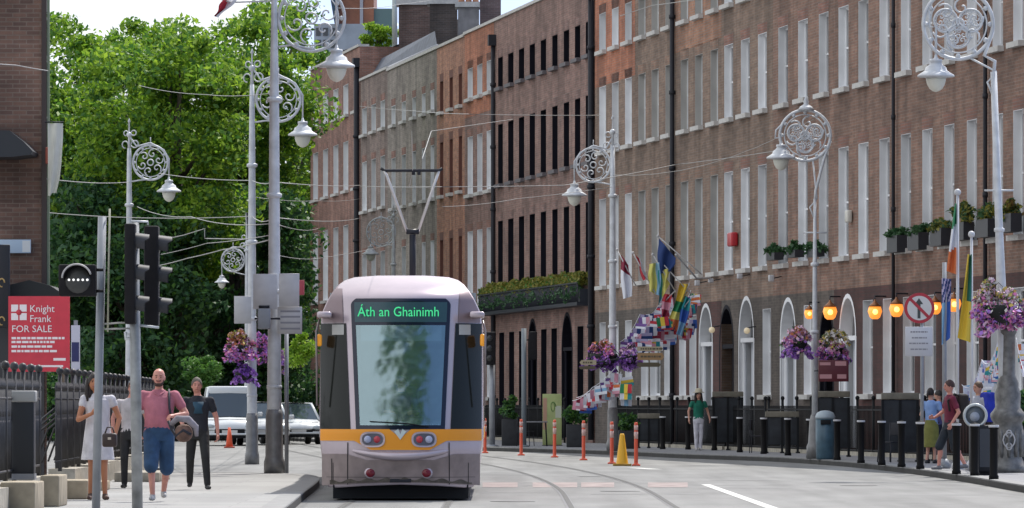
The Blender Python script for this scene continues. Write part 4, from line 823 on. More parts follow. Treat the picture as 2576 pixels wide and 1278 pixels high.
# ================================================================== hanging flowers
fl = {k: mat("petal_" + k, c, .6) for k, c in dict(pink=(.72, .22, .48), pale=(.78, .52, .66), purple=(.22, .07, .42), violet=(.42, .20, .62), yellow=(.55, .42, .10), white=(.62, .58, .55), orange=(.55, .2, .08), deep=(.28, .02, .12)).items()}
def basket(label, px, py, d, w, h, cols, seed, n=2600, bowl=True, posts=True):
    c = P(px, py, d); root = thing("flower_basket", label, "hanging basket", c, 0, "hanging flower baskets on the lamp posts")
    if bowl: obj("basket", MB().lathe([(w * .10, -h * .40), (w * .26, -h * .32), (w * .36, -h * .1), (w * .36, 0)], (0, 0, 0), 0, 14), mat("basket_dark", (.012, .014, .012), .8), root)
    pts, _ = crown_pts((0, 0, 0), (w * .48, w * .42, h * .5), 34, n, seed, min(w, h) * .17, .45); pts[:, 2] -= (np.hypot(pts[:, 0], pts[:, 1]) / (w * .5)) ** 2 * h * .22; rr = np.random.RandomState(seed)
    leaf_cloud("foliage", pts[: n // 4], .075, [lf3, lf2], root, .3, seed); rest = pts[n // 4:]
    hi = rest[:, 2] + rr.normal(size=len(rest)) * h * .12; order = np.argsort(hi)[::-1]; k = len(order) // len(cols)
    for i, cc in enumerate(cols): leaf_cloud("flowers", rest[order[i * k:(i + 1) * k]], .095, [fl[q] for q in cc], root, .3, seed + i, .95)
    obj("hanger", MB().tube([(-w * .4, 0, 0), (0, .02, h * .5), (w * .4, 0, 0)], .008, 0, 4), dark_steel, root)
basket("large basket of pink, cream and purple flowers on the ornate lamp farthest right", 2512, 768, 112.6, 1.08, .86, [['yellow', 'white', 'pale'], ['pale', 'pink', 'white'], ['pink', 'purple', 'violet'], ['pink', 'violet', 'pale']], 41, 6000)
basket("purple flower basket on the left side of the round topped lamp", 2003, 858, 140.6, .72, .76, [['orange', 'pale'], ['violet', 'pink', 'pale'], ['violet', 'purple']], 42)
basket("pink and olive flower basket on the right side of the round topped lamp", 2098, 866, 140.6, .74, .8, [['yellow', 'white'], ['pale', 'pink'], ['violet', 'purple', 'pink']], 43)
basket("purple flower basket above the finger signs on the left", 1518, 890, 163.4, 1.05, .8, [['orange', 'pale'], ['violet', 'pink'], ['purple', 'violet'], ['purple', 'violet']], 44)
basket("dark leafed violet flower basket right of the lamp by the finger signs", 1584, 894, 163.4, .72, .62, [['pale', 'violet'], ['purple', 'violet'], ['violet']], 45, 1800)
basket("pink and orange flower basket on the slimmer silver pole", 602, 868, 139.6, .82, .74, [['yellow', 'orange', 'pale'], ['orange', 'pale', 'pink'], ['pale', 'violet', 'pink'], ['pink', 'violet']], 46)
basket("small purple flower basket low on the slimmer silver pole", 613, 937, 139.5, .58, .5, [['violet', 'purple'], ['violet', 'purple']], 47, 1600)
basket("pink flower basket peeping out right of the slimmer silver pole", 656, 876, 140.4, .42, .62, [['pink', 'violet'], ['violet', 'pink']], 48, 1500)
basket("small violet and yellow flower basket right of the thickest pole", 706, 905, 140, .26, .6, [['pale', 'violet'], ['yellow', 'violet']], 49, 900)
# window boxes
def wbox(label, p, z, w, h, mm, seed, boxh=.42, dark=True, ph=.4):
    w *= .62; ph *= .6; c = onwall(p, z, .1); root = thing("window_box", label, "window box", c, WROT, "window boxes on the house fronts")
    obj("planter", MB().box((-w / 2, 0, 0), (w / 2, .26, boxh)), mat("planter_black", (.014, .016, .022), .5), root)
    pts, _ = crown_pts((0, .13, boxh + ph * .4), (w * .5, .18, ph), 14, 700, seed, .14, .2); leaf_cloud("foliage", pts, .13, mm, root, .4, seed)
    return root
lfy = leafmat("leaf_olive", (.15, .16, .03), (.33, .30, .06), .3); lfo = leafmat("leaf_rust", (.14, .10, .03), (.25, .16, .05), .3)
for i, (p, z, mm, lb, ph) in enumerate([(2279, 5.05, [lf3], "black window box with low dark plants, leftmost of the four under the pub house windows", .15), (2333, 5.05, [lf3], "black window box with dark plants, second from the left on the pub house", .25), (2390, 5.08, [lf3, lfy], "black window box with dark plants behind the tricolour flag", .3), (2447, 5.15, [lfy, lf3], "black window box with a tall olive plant between two flagpoles", .55),
        (2508, 5.15, [lfy, lf3], "window box with olive leaves hidden by the farthest right lamp pole", .5), (2566, 5.2, [lfo, lfy, lf3], "black window box with rusty orange leaves at the right edge", .5), (1970, 5.25, [lf3], "dark balcony plants left of the three on the house by the round topped lamp", .25), (2022, 5.25, [lf3], "dark balcony plants in the middle of the three by the round topped lamp", .22), (2073, 5.2, [lf3], "dark balcony plants right of the three by the round topped lamp", .3)]):
    wbox(lb, p, z, 2.0 if p > 2100 else 1.9, .4, mm, 60 + i, .42 if p > 2100 else .2, ph=ph)
# long hedge balcony on the mauve building
u0, u1 = U(1489), U(1234); L_ = u1 - u0; c = WO + WD * u0; root = thing("balcony_hedge", "long yellow green hedge on the dark ironwork balcony of the black windowed building", "hedge", (c.x, c.y, 4.55), WROT)
ir = MB(); ir.box((0, 0.02, 0), (L_, .5, .12))
for i in range(int(L_ / .13)): ir.tube([(i * .13, .47, .1), (i * .13, .47, .75)], .014, 0, 4)
ir.box((0, .45, .73), (L_, .5, .78)); ir.box((0, .03, .1), (L_, .4, .55)); obj("balcony", ir, mat("iron_blueblack", (.014, .018, .028), .5), root)
pts = np.random.RandomState(5).rand(16000, 3); pts = pts * np.array([L_, .38, .34]) + np.array([0, .08, .68]); pts[:, 2] += .1 * np.sin(pts[:, 0] * 2.1) + .05 * np.sin(pts[:, 0] * 7)
leaf_cloud("foliage", pts, .15, [lfy, lfy, lfy, lf2], root, .5, 5); leaf_cloud("trailing_leaves", pts[:2000] - np.array([0, -.1, .45]), .14, [lf3], root, .3, 6)
# ================================================================== left building
lb = thing("corner_building", "dark brown brick building at the left edge of the street", "building", P(118, 1014, 105).xy.to_3d())
lb.location.z = 0
bw = brick("brick_left", (.20, .115, .085), (.125, .075, .06), (.20, .15, .12), .45)
m = MB(); wall_cells(m, -10, 0, -.2, 16, []); 
m.add([(0, 0, -.2), (-1.5, 14, -.2), (-1.5, 14, 16), (0, 0, 16)], [(0, 1, 2, 3)]); m.add([(-10, 14, -.2), (-10, 14, 16), (-1.5, 14, 16), (-1.5, 14, -.2)], [(0, 1, 2, 3)])
m.add([(-10, 0, -.2), (-10, 0, 16), (-10, 14, 16), (-10, 14, -.2)], [(0, 1, 2, 3)]); m.add([(-10, 0, 16), (0, 0, 16), (-1.5, 14, 16), (-10, 14, 16)], [(0, 1, 2, 3)])
obj("wall", m, bw, lb)
obj("corner_downpipe", MB().box((-.09, -.06, 2.2), (.0, -.005, 16)), mat("dark_brown_paint", (.045, .03, .028), .6), lb)
obj("corner_strip", MB().box((.003, -.02, 2.2), (.05, .03, 11)), mat("pale_green_strip", (.20, .25, .17), .6), lb)
o = lb.location.copy(); B = lambda px, py, d=104.6: P(px, py, d) - o
cv = [B(-60, 332), B(34, 334), B(70, 362), B(92, 385), B(88, 394), B(40, 400), B(-60, 400)]
m = MB(); n = len(cv); m.add([(v.x, -1.3, v.z) for v in cv] + [(v.x, -.004, v.z) for v in cv], [tuple(range(n)), tuple(range(2 * n - 1, n - 1, -1))] + [(i, i + n, (i + 1) % n + n, (i + 1) % n) for i in range(n)])
obj("canopy", m, mat("canopy_slate", (.022, .026, .032), .6), lb)
obj("bracket_lamp", MB().rbox(tuple(B(114, 412)), tuple(B(122, 370) + Vector((0, .3, 0))), .02), mat("rusty_red", (.25, .06, .04), .7), lb)
dc = [B(-20, 745), B(30, 722), B(88, 708), B(140, 722), B(175, 745), B(160, 752)]
n = len(dc); m = MB(); m.add([(v.x, -1.6, v.z) for v in dc] + [(v.x, -.01, v.z) for v in dc], [tuple(range(n)), tuple(range(2 * n - 1, n - 1, -1))] + [(i, i + n, (i + 1) % n + n, (i + 1) % n) for i in range(n)]); obj("awning", m, mat("awning_black", (.015, .017, .018), .7), lb)
gw = MB(); v0, v1 = B(-80, 1000), B(100, 760); gw.box((v0.x, -.06, -.1), (v1.x + .05, -.01, v1.z)); obj("shopfront", gw, mat("shopfront_dark", (.03, .03, .035), .3), lb)
s_ = thing("street_nameplate", "pale blue street nameplate fixed on the brick wall", "sign", P(38, 637, 104.9)); obj("plate", MB().rbox((-.35, -.03, 0), (.28, 0, .24), .01), mat("nameplate_blue", (.42, .53, .64), .4), s_); obj("plate_end", MB().box((.13, -.034, .02), (.27, -.031, .22)), mat("nameplate_white", (.66, .68, .68), .4), s_)
s_ = thing("hanging_sign", "black hanging shop sign with gold marks at the left edge", "sign", P(2, 825, 103)); obj("board", MB().rbox((-.4, -.05, 0), (.16, .05, 1.44), .02), mat("sign_black", (.012, .012, .016), .4), s_)
m = MB()
for z in (.78, .12): m.tube([(.02 + .05 * math.cos(q), -.056, z + .07 * math.sin(q)) for q in [i * .5 for i in range(11)]], .014, 0, 5).box((-.2, -.058, z - .07), (-.17, -.05, z + .07)).box((-.12, -.058, z - .07), (-.05, -.05, z - .05))
obj("gold_marks", m, mat("gold_leaf", (.5, .33, .12), .4), s_)
# white banner
b0 = P(120, 310, 104.4); s_ = thing("banner", "white banner hanging off the corner of the brick building", "banner", b0); m = MB(); vs = []; cw = [(0, 38), (0, 38), (0, 36), (0, 34), (0, 30), (0, 22)]
for i, (a, b) in enumerate(cw):
    z = -i * 1.22 / 5
    for j in range(7): x = (a + (b - a) * j / 6) * 104.4 / F; vs.append((x, .05 * math.sin(j * 1.3 + i * .5), z - (.05 if i == 5 and j < 3 else 0)))
m.add(vs, [(i * 7 + j, i * 7 + j + 1, (i + 1) * 7 + j + 1, (i + 1) * 7 + j) for i in range(5) for j in range(6)], 0, True); cl = obj("cloth", m, mat("banner_cloth", (.62, .62, .55), .8, var=.12, vs=3), s_)
obj("rod", MB().tube([(-.05, 0, .02), (.28, 0, .02)], .012), dark_steel, s_)
# for sale board
d = 92; c = P(98, 935, d); s_ = thing("for_sale_board", "red estate agent for sale board with white lettering above the railings", "sign board", (c.x, c.y, c.z), rad(-3))
w, h = 155 * d / F, 190 * d / F; redb_m = mat("board_red", (.60, .035, .06), .45, var=.08); wl = mat("board_white", (.85, .78, .78), .6)
obj("panel", MB().box((-w / 2, 0, 0), (w / 2, .03, h)), redb_m, s_)
def bt(nm, tx, size, x, z, sx=1.0): return text(nm, tx, size, wl, s_, (x, -.006, z), sx=sx)
lg = MB(); lx, lz, q = -w / 2 + .045, h - .37, .24
for i in (0, 1):
    for j in (0, 1): lg.box((lx + i * (q / 2 + .012), -.005, lz + j * (q / 2 + .012)), (lx + i * (q / 2 + .012) + q / 2 - .012, -.001, lz + j * (q / 2 + .012) + q / 2 - .012))
obj("logo", lg, wl, s_); obj("logo_centre", MB().lathe([(.045, 0), (.045, .003)], (0, 0, 0), 0, 12), redb_m, s_).matrix_local = Matrix.Translation((lx + q / 2, -.0055, lz + q / 2)) @ Matrix.Rotation(rad(90), 4, 'X')
bt("agent_name", "Knight\nFrank", .155, -w / 2 + .33, h - .245, .95); bt("heading", "FOR SALE", .15, -w / 2 + .05, h - .555, .98)
for i, tx in enumerate(["Residential Development", "Opportunity with vacant", "possession, by private treaty"]): pass
m = MB()
for z, x1 in ((.50, .93), (.44, .72), (.37, .72), (.30, .68)): 
    x = -w / 2 + .05; rr = random.Random(int(z * 100))
    while x < -w / 2 + w * x1: e = x + rr.uniform(.03, .11); m.box((x, -.004, z), (e, -.001, z + .035)); x = e + .014
m.box((w / 2 - .25, -.004, .17), (w / 2 - .06, -.001, .21)); m.box((-w / 2 + .05, -.004, .07), (w / 2 - .1, -.001, .10)); obj("small_print", m, wl, s_)
obj("post", MB().box((-.3, .032, -2.2), (-.22, .11, h - .1)).box((.3, .032, -2.2), (.38, .11, h - .1)), mat("post_timber", (.12, .09, .06), .8), s_)
s_ = thing("notice_board", "narrow white and navy notice standing behind the red for sale board", "sign", P(190, 932, 95)); obj("panel", MB().box((-.07, 0, 0), (.07, .02, .72)), mat("notice_white", (.55, .57, .66), .5), s_); obj("navy_panel", MB().box((-.06, -.004, .14), (.055, -.001, .45)), mat("notice_navy", (.02, .03, .12), .5), s_); obj("post", MB().box((-.03, .022, -1.5), (.03, .06, .8)), galv, s_)
# railings on stone plinth, left
def LR(t): return Vector((-6.3 - 1.5 * t, 70 + 62 * t, 0))
m = MB(); st = MB(); pl = MB(); root = thing("basement_railing", "black iron railing on a pale stone plinth in front of the left hand building", "railing", LR(0)); o = root.location.copy()
i = 0; L0 = (LR(1) - LR(0)).length; n = int(L0 / .16)
for i in range(n):
    p = LR(i / n) - o
    if 14 < p.y < 18: continue
    m.tube([p + Vector((0, 0, .35)), p + Vector((0, 0, 1.5))], .014, 0, 4); m.lathe([(.012, 1.5), (.03, 1.54), (.0, 1.64)], p, 0, 5)
    if i % 12 == 0: m.tube([p + Vector((0, 0, .3)), p + Vector((0, 0, 1.75))], .032, 0, 6); m.sphere(p + Vector((0, 0, 1.8)), .06, 0, 8, 5); m.tube([p + Vector((0, 0, 1.3)), p + Vector((-.5, .1, .9)), p + Vector((-.7, .1, .35))], .018, 0, 4)
    if i % 2 == 0: m.tube([p + Vector((.01 * math.cos(a_), .09 * math.cos(a_), 1.15 + .09 * math.sin(a_))) for a_ in [k * .7 for k in range(9)]], .01, 0, 4)
for z in (.45, 1.38):
    for a, b in ((0, .22), (.29, 1)): m.tube([LR(a) - o + Vector((0, 0, z)), LR(b) - o + Vector((0, 0, z))], .022, 0, 5)
obj("bars", m, mat("old_iron", (.035, .035, .038), .5, .3, var=.4, vs=6), root)
for k in range(22):
    a, b = LR(k / 22), LR((k + .985) / 22)
    if 14 < (a - o).y < 18: continue
    hh = .30 + (.03 if k % 2 else 0); (st if (a - o).y < 15 else pl).box((a.x - o.x - .2, a.y - o.y, 0), (a.x - o.x + .2, b.y - o.y, hh))
obj("plinth", st, granite, root); obj("plinth", pl, granite, root)
for k, (px, py, w_, h_, dd) in enumerate([(48, 1282, .42, .36, 72.5), (128, 1262, .24, .40, 76), (178, 1248, .5, .26, 82), (205, 1232, .7, .14, 90)]):
    b = P(px, 1014, dd); b.z = 0; s_ = thing("stone_block", ["pale stone block at the bottom left corner", "pale upright stone block beside the corner block", "brown stone step behind the two pale blocks", "low stone step by the feet of the woman in white"][k], "stone block", b, 0, "stone blocks at the foot of the railing"); obj("block", MB().rbox((-w_ / 2, -.2, 0), (w_ / 2, 1.2, h_), .02), mat("limestone", (.33, .28, .20), .85, var=.3, vs=4, bump=.4), s_)
s_ = thing("stone_block", "low stone ledge between the woman in white and the thick grey pole", "stone block", (P(372, 1014, 100).x, 100, 0), 0, "stone blocks at the foot of the railing"); obj("block", MB().rbox((-.55, -.2, 0), (.2, 3, .16), .02), granite, s_)
d = 77; b = P(56, 1014, d); b.z = .33; s_ = thing("utility_cabinet", "dark charcoal cabinet with a lighter base standing among the railings", "cabinet", b); obj("body", MB().rbox((-.15, 0, .08), (.15, .3, 1.0), .01), mat("cabinet_charcoal", (.012, .014, .018), .5), s_); obj("base", MB().box((-.16, -.02, 0), (.16, .3, .078)), mat("cabinet_base", (.25, .25, .26), .6), s_); obj("lid", MB().rbox((-.17, -.02, 1.003), (.17, .32, 1.15), .02), mat("cabinet_lid", (.30, .30, .29), .6), s_)
# ================================================================== bollards, posts, bins
bol = thing("bollard", "", "bollard", (0, 0, 0), 0, "black bollards along the right hand kerb")
obj("post", MB().lathe([(.085, 0), (.085, .06), (.07, .08), (.07, .86), (.085, .88), (.085, .93), (.07, .95), (.0, .97)], (0, 0, 0), 0, 14), mat("bollard_black", (.008, .0075, .008), .75, spec=.2), bol)
obj("band", MB().lathe([(.088, .90), (.091, .905), (.091, .935), (.088, .94)], (0, 0, 0), 0, 14), mat("band_white", (.55, .55, .57), .5), bol)
bl = [(1667, 1130), (1731, 1131), (1797, 1133), (1861, 1138), (1921, 1142), (1982, 1146), (2037, 1152), (2106, 1158), (2166, 1165), (2218, 1170), (2268, 1175), (2315, 1180), (2406, 1193), (2452, 1197), (2500, 1206)]
lbl = ["bollard farthest left in the black row, right of the last orange post", "bollard just left of the person in the green top", "bollard just right of the person in the green top", "bollard fourth to the left of the teal bin", "bollard third to the left of the teal bin", "bollard standing clear left of the bollard beside the teal bin", "bollard touching the left side of the teal bin",
       "bollard touching the right side of the teal bin", "first free standing bollard right of the teal bin", "second free standing bollard right of the teal bin", "bollard just below the white text plate of the prohibition sign", "bollard just left of the woman with the olive skirt", "bollard in front of the legs of the man in maroon", "bollard at the left edge of the black litter bin", "nearest bollard, overlapping the right edge of the black litter bin"]
for i, (x, y) in enumerate(bl):
    p = G(x, y)
    if i == 0: bol.location = p; bol['label'] = "black " + lbl[0]
    else: dup(bol, p, "black " + lbl[i])
dl = thing("delineator_post", "", "traffic post", (0, 0, 0), 0, "orange flexible posts along the tracks")
obj("shaft", MB().lathe([(.10, 0), (.10, .03), (.05, .05), (.045, .1), (.042, .95), (.03, 1.0)], (0, 0, 0), 0, 12), mat("flex_orange", (.70, .10, .045), .45), dl)
obj("reflective_band", MB().lathe([(.046, .62), (.046, .78)], (0, 0, 0), 0, 12).lathe([(.046, .82), (.046, .93)], (0, 0, 0), 0, 12), mat("band_pale_pink", (.62, .40, .36), .4), dl)
for i, ((x, y), lb_) in enumerate(zip([(1220, 1140), (1311, 1146), (1395, 1151), (1468, 1158), (1539, 1167), (1600, 1172)], ["orange flexible post half hidden by the right side of the tram", "orange flexible post second from the tram", "orange flexible post in front of the lime green totem", "orange flexible post midway between the lime totem and the yellow cone", "orange flexible post just left of the yellow cone", "orange flexible post just right of the yellow cone"])):
    p = G(x, y, RZ)
    if i == 0: dl.location = p; dl['label'] = lb_
    else: dup(dl, p, lb_)
p = G(1565, 1172, RZ); t = thing("traffic_cone", "yellow traffic cone between the last two orange posts", "traffic cone", p)
obj("cone", MB().lathe([(.15, .03), (.14, .05), (.055, .7), (.04, .74)], (0, 0, 0), 0, 16), mat("cone_yellow", (.80, .42, .02), .5), t); obj("base", MB().rbox((-.21, -.21, 0), (.21, .21, .05), .015), mat("cone_base", (.35, .2, .02), .7), t)
p = G(577, 1127, RZ); t = thing("traffic_cone", "small orange cone in front of the white van", "traffic cone", p); obj("cone", MB().lathe([(.12, .03), (.04, .66)], (0, 0, 0), 0, 12), mat("cone_orange", (.75, .12, .05), .5), t); obj("base", MB().rbox((-.17, -.17, 0), (.17, .17, .05), .015), mat("cone_red_base", (.4, .06, .03), .7), t)
p = G(2076, 1156); t = thing("litter_bin", "teal cylindrical litter bin with a pale hooded lid", "litter bin", p)
obj("body", MB().lathe([(.20, 0), (.215, .05), (.225, .4), (.225, .95)], (0, 0, 0), 0, 20), mat("bin_teal", (.045, .10, .14), .4, var=.2), t); obj("lid", MB().lathe([(.23, .952), (.235, 1.0), (.2, 1.09), (.10, 1.14), (.0, 1.15)], (0, 0, 0), 0, 20), mat("bin_lid", (.35, .42, .46), .4), t); obj("slot", MB().rbox((-.12, -.235, .82), (.12, -.19, .93), .01), black_iron, t)
p = G(2474, 1196); p.y += .3; t = thing("litter_bin", "square black litter bin topped by a round silver hoop, beside the massive lamp base", "litter bin", p)
mm = mat("bin_black", (.012, .013, .017), .6, spec=.3, var=.2); obj("body", MB().rbox((-.23, -.2, .05), (.23, .2, .92), .04), mm, t); obj("base", MB().box((-.2, -.17, 0), (.2, .17, .05)), black_iron, t); obj("panel", MB().box((-.06, -.204, .15), (.14, -.199, .85)), mat("bin_panel", (.04, .045, .055), .3), t)
h = MB(); n = 24; h.tube([(-.13 + .20 * math.cos(q), -.05, 1.09 + .20 * math.sin(q)) for q in [2 * math.pi * k / n for k in range(n)]], .028, 0, 8, closed=True); obj("hoop", h, mat("hoop_silver", (.5, .53, .53), .35, .3), t)
obj("hoop_back", MB().lathe([(.19, 0), (.19, .02)], (0, 0, 0), 0, 20), mat("hoop_dark", (.08, .095, .11), .3), t).matrix_local = Matrix.Translation((-.13, -.03, 1.09)) @ Matrix.Rotation(rad(90), 4, 'X')
obj("hoop_label", MB().lathe([(.09, 0), (.09, .01)], (0, 0, 0), 0, 14), mat("hoop_label", (.33, .36, .42), .5), t).matrix_local = Matrix.Translation((-.14, -.045, 1.07)) @ Matrix.Rotation(rad(90), 4, 'X')
# prohibition sign
d = 121; b = P(2320, 1014, d); t = thing("prohibition_sign", "round red ringed sign striking out an upward arrow, with a white text plate below", "road sign", (b.x, d, 0)); o = t.location.copy()
obj("post", MB().tube([(0, .05, 0), (0, .05, 3.5)], .035, 0, 10), galv, t); c = P(2313, 775, d) - o; R = .31
def disc(name, r, y, mmx, par, n=32): 
    m = MB().add([(c.x + r * math.cos(2 * math.pi * k / n), y, c.z + r * math.sin(2 * math.pi * k / n)) for k in range(n)], [tuple(range(n))]); return obj(name, m, mmx, par)
bk = MB(); n = 32; bk.add([(c.x + R * math.cos(2 * math.pi * k / n), y, c.z + R * math.sin(2 * math.pi * k / n)) for y in (0, .03) for k in range(n)], [(k, n + k, n + (k + 1) % n, (k + 1) % n) for k in range(n)] + [tuple(range(2 * n - 1, n - 1, -1))])
f = obj("disc", bk, galv, t); disc("rim", R, -.001, mat("sign_ring_red", (.42, .03, .05), .5), f); disc("face", R * .80, -.004, mat("sign_face_white", (.60, .60, .60), .5), f)
ar = MB(); ar.add([(c.x + x, -.008, c.z + z) for x, z in [(-.03, -.21), (.03, -.21), (.03, .08), (.085, .08), (0, .2), (-.085, .08), (-.03, .08)]], [(0, 1, 2, 6), (3, 4, 5)]); ar.v = [(x - .01, y, z) for x, y, z in ar.v]; obj("arrow", ar, mat("arrow_dark", (.05, .06, .06), .5), f)
sl_ = MB(); a = R * .82 * .7071; w_ = .03; sl_.add([(c.x - a - w_ * .7, -.012, c.z + a - w_ * .7), (c.x + a - w_ * .7, -.012, c.z - a - w_ * .7), (c.x + a + w_ * .7, -.012, c.z - a + w_ * .7), (c.x - a + w_ * .7, -.012, c.z + a + w_ * .7)], [(0, 1, 2, 3)]); obj("slash", sl_, MC["sign_ring_red"], f)
q0, q1 = P(2277, 896, d) - o, P(2346, 822, d) - o; f = obj("text_plate", MB().rbox((q0.x, .0, q0.z), (q1.x, .02, q1.z), .006, n=1), mat("plate_white", (.55, .56, .60), .5), t)
m = MB(); hh = q1.z - q0.z
for z, a0, a1 in ((.80, .2, .85), (.60, .25, .82), (.41, .15, .86), (.21, .2, .84)):
    x = q0.x + .54 * a0; rr = random.Random(int(z * 99))
    while x < q0.x + .54 * a1: e = min(x + rr.uniform(.03, .08), q0.x + .54 * a1); m.box((x, -.003, q0.z + hh * z), (e, -.0005, q0.z + hh * z + .03)); x = e + .012
obj("lettering", m, linem, f)
# maroon finger board under the round lamp
d = 140; b = P(2097, 960, d); t = thing("shop_sign", "maroon sign board with two pale lettered panels under the flower basket", "sign", b); w = 76 * d / F; h = 54 * d / F
obj("board", MB().rbox((-w / 2, 0, 0), (w / 2, .05, h), .01), mat("maroon", (.10, .008, .015), .4), t); m = MB(); m.box((-w * .46, -.004, h * .14), (-w * .06, -.001, h * .34)).box((w * .12, -.004, h * .14), (w * .42, -.001, h * .34)).box((-w * .46, -.004, h * .76), (-w * .1, -.001, h * .9)).box((w * .05, -.004, h * .74), (w * .42, -.001, h * .95)); obj("lettering", m, mat("sign_pink", (.50, .25, .26), .6), t)
obj("arm", MB().tube([(-w / 2 - .1, .08, h * .5), (w / 2, .08, h * .5)], .015), dark_steel, t)
# finger posts by the lamp with flags
d = 163; b = P(1541, 1014, d); fp = thing("finger_post_sign", "cream and brown finger signs pointing both ways below the violet basket", "sign", (b.x, d, 0)); o = fp.location.copy()
def finger(pa, pb, ya, yb, dirn, mm):
    a, c = P(pa, yb, d) - o, P(pb, ya, d) - o; z0, z1 = a.z, c.z; m_ = (z0 + z1) / 2; y = -.14
    pl_ = [(a.x, z0), (c.x - .05, z0), (c.x, m_), (c.x - .05, z1), (a.x, z1)] if dirn > 0 else [(a.x, m_), (a.x + .05, z0), (c.x, z0), (c.x, z1), (a.x + .05, z1)]
    f = obj("finger", MB().prism(pl_, y, y + .03), mm, fp); m = MB(); x = a.x + .09; rr = random.Random(pa + ya)
    while x < c.x - .1: e = x + rr.uniform(.03, .09); m.box((x, y - .004, m_ - .025), (e, y - .0005, m_ + .025)); x = e + .02
    obj("lettering", m, mat("finger_text", (.10, .08, .05), .6), f)
cream = mat("finger_cream", (.42, .36, .24), .6); brn = mat("finger_brown", (.33, .20, .09), .6); olv = mat("finger_olive", (.10, .085, .045), .6)
finger(1603, 1668, 872, 883, 1, cream); finger(1603, 1670, 888, 906, 1, brn); finger(1603, 1662, 912, 923, 1, olv); finger(1458, 1500, 906, 918, -1, cream); finger(1456, 1498, 921, 929, -1, olv)
obj("bar", MB().tube([P(1500, 912, d) - o + Vector((0, -.1, 0)), P(1604, 895, d) - o + Vector((0, -.1, 0))], .02), dark_steel, fp)
# lime totem
p = G(1389, 1121); t = thing("totem_sign", "lime green upright banner stand with a pink edge, behind an orange post", "banner stand", p); s_ = s_at(1389); d = p.y; k = d / F
obj("banner", MB().rbox((-24 * k, 0, .02), (24 * k, .06, 130 * k), .01), mat("lime", (.42, .48, .20), .6, var=.12, vs=3), t); obj("stripe", MB().box((-23 * k, -.004, 40 * k), (-13 * k, -.001, 120 * k)), mat("totem_pink", (.55, .32, .22), .6), t); obj("panel", MB().box((8 * k, -.005, 70 * k), (23 * k, -.001, 100 * k)), mat("totem_white", (.55, .58, .45), .6), t)
obj("swirl", MB().tube([((2 + 7 * math.cos(q) * (1 - q / 14)) * k, -.006, (98 + 12 * math.sin(q)) * k) for q in [i * .5 for i in range(18)]], .012, 0, 4), mat("totem_green", (.16, .28, .08), .6), t); obj("foot", MB().box((-26 * k, -.1, 0), (26 * k, .2, .02)), black_iron, t)
# railings + basements along the house fronts
def frailing(label, pa, pb, off=.8, h=1.25, zb=0):
    a, b = U(pa), U(pb); c = WO + WD * a + WN * off; root = thing("area_railing", label, "railing", (c.x, c.y, zb), WROT, "iron railings in front of the houses"); L_ = b - a; m = MB()
    for i in range(int(L_ / .16)): m.tube([(i * .16, 0, .1), (i * .16, 0, h)], .013, 0, 4)
    for z in (.12, h - .12): m.box((0, -.02, z), (L_, .02, z + .04))
    for i in range(int(L_ / 2) + 1): m.tube([(i * 2, 0, 0), (i * 2, 0, h + .15)], .035, 0, 6); m.sphere((i * 2, 0, h + .2), .06, 0, 6, 4)
    obj("bars", m, black_iron, root); obj("plinth", MB().box((0, -.1, -.1), (L_, .1, .1)), granite, root)
frailing("black railing in front of the house farthest right", 2700, 2462); frailing("black railing before the four windowed pub house", 2455, 2165); frailing("black railing between the two white arched doorways", 2155, 2003)
frailing("black railing between the white arched doorway and the dark arched doorway", 1998, 1902); frailing("black railing between the green topped person and the dark arched doorway", 1895, 1762); frailing("black railing left of the person in the green top", 1755, 1600); frailing("black railing before the black windowed building", 1480, 1250)
# cafe barriers, tables, planters
oliv = mat("barrier_rail", (.17, .155, .12), .7, var=.2); canv = mat("barrier_canvas", (.018, .022, .028), .7, var=.4, vs=4)
def barrier(label, pa, pb, ytop, d, h=1.1, dark=canv):
    a, b = P(pa, 1014, d), P(pb, 1014, d); w = b.x - a.x; zt = P(0, ytop, d).z; root = thing("cafe_barrier", label, "barrier", (a.x, d, 0), 0, "terrace barriers outside the pub")
    obj("panel", MB().rbox((.02, 0, .22), (w - .02, .04, zt - .16), .01), dark, root); obj("top_rail", MB().rbox((0, -.04, zt - .15), (w, .1, zt), .02), oliv, root)
    m = MB(); 
    for x in (.03, w * .5, w - .03): m.box((x - .03, -.02, 0), (x + .03, .06, zt - .16)); m.box((x - .05, -.2, 0), (x + .05, .24, .04))
    obj("posts", m, black_iron, root)
barrier("dark barrier with a wide olive rail right of the person in the green top", 1792, 1870, 985, 167); barrier("dark barrier with an olive rail behind the teal bin", 2052, 2138, 984, 146.5); barrier("dark barrier in a cream frame under the lanterns", 2217, 2312, 988, 134)
barrier("dark barrier between the lamp with finger signs and the white pillars", 1604, 1660, 1040, 175); barrier("dark barrier left of the teal bin behind the bollards", 1925, 2010, 1035, 157); barrier("dark barrier behind the woman with the olive skirt", 2315, 2352, 1010, 136)
fr = MB(); 
def planter(label, px0, px1, yb, ytop, d, seed, mm=(None,)):
    a, b = P(px0, 1014, d), P(px1, 1014, d); w = b.x - a.x; zt = P(0, ytop, d).z; root = thing("planter", label, "planter", ((a.x + b.x) / 2, d, 0), 0, "dark planters on the pub terrace")
    bh = zt * .55; obj("trough", MB().rbox((-w / 2, 0, 0), (w / 2, .45, bh), .02), mat("trough", (.02, .022, .026), .6, var=.3), root)
    pts, _ = crown_pts((0, .22, bh + (zt - bh) * .5), (w * .48, .25, (zt - bh) * .55), 16, 1500, seed, .15, .2); leaf_cloud("foliage", pts, .11, [lf3, lf2], root, .4, seed)
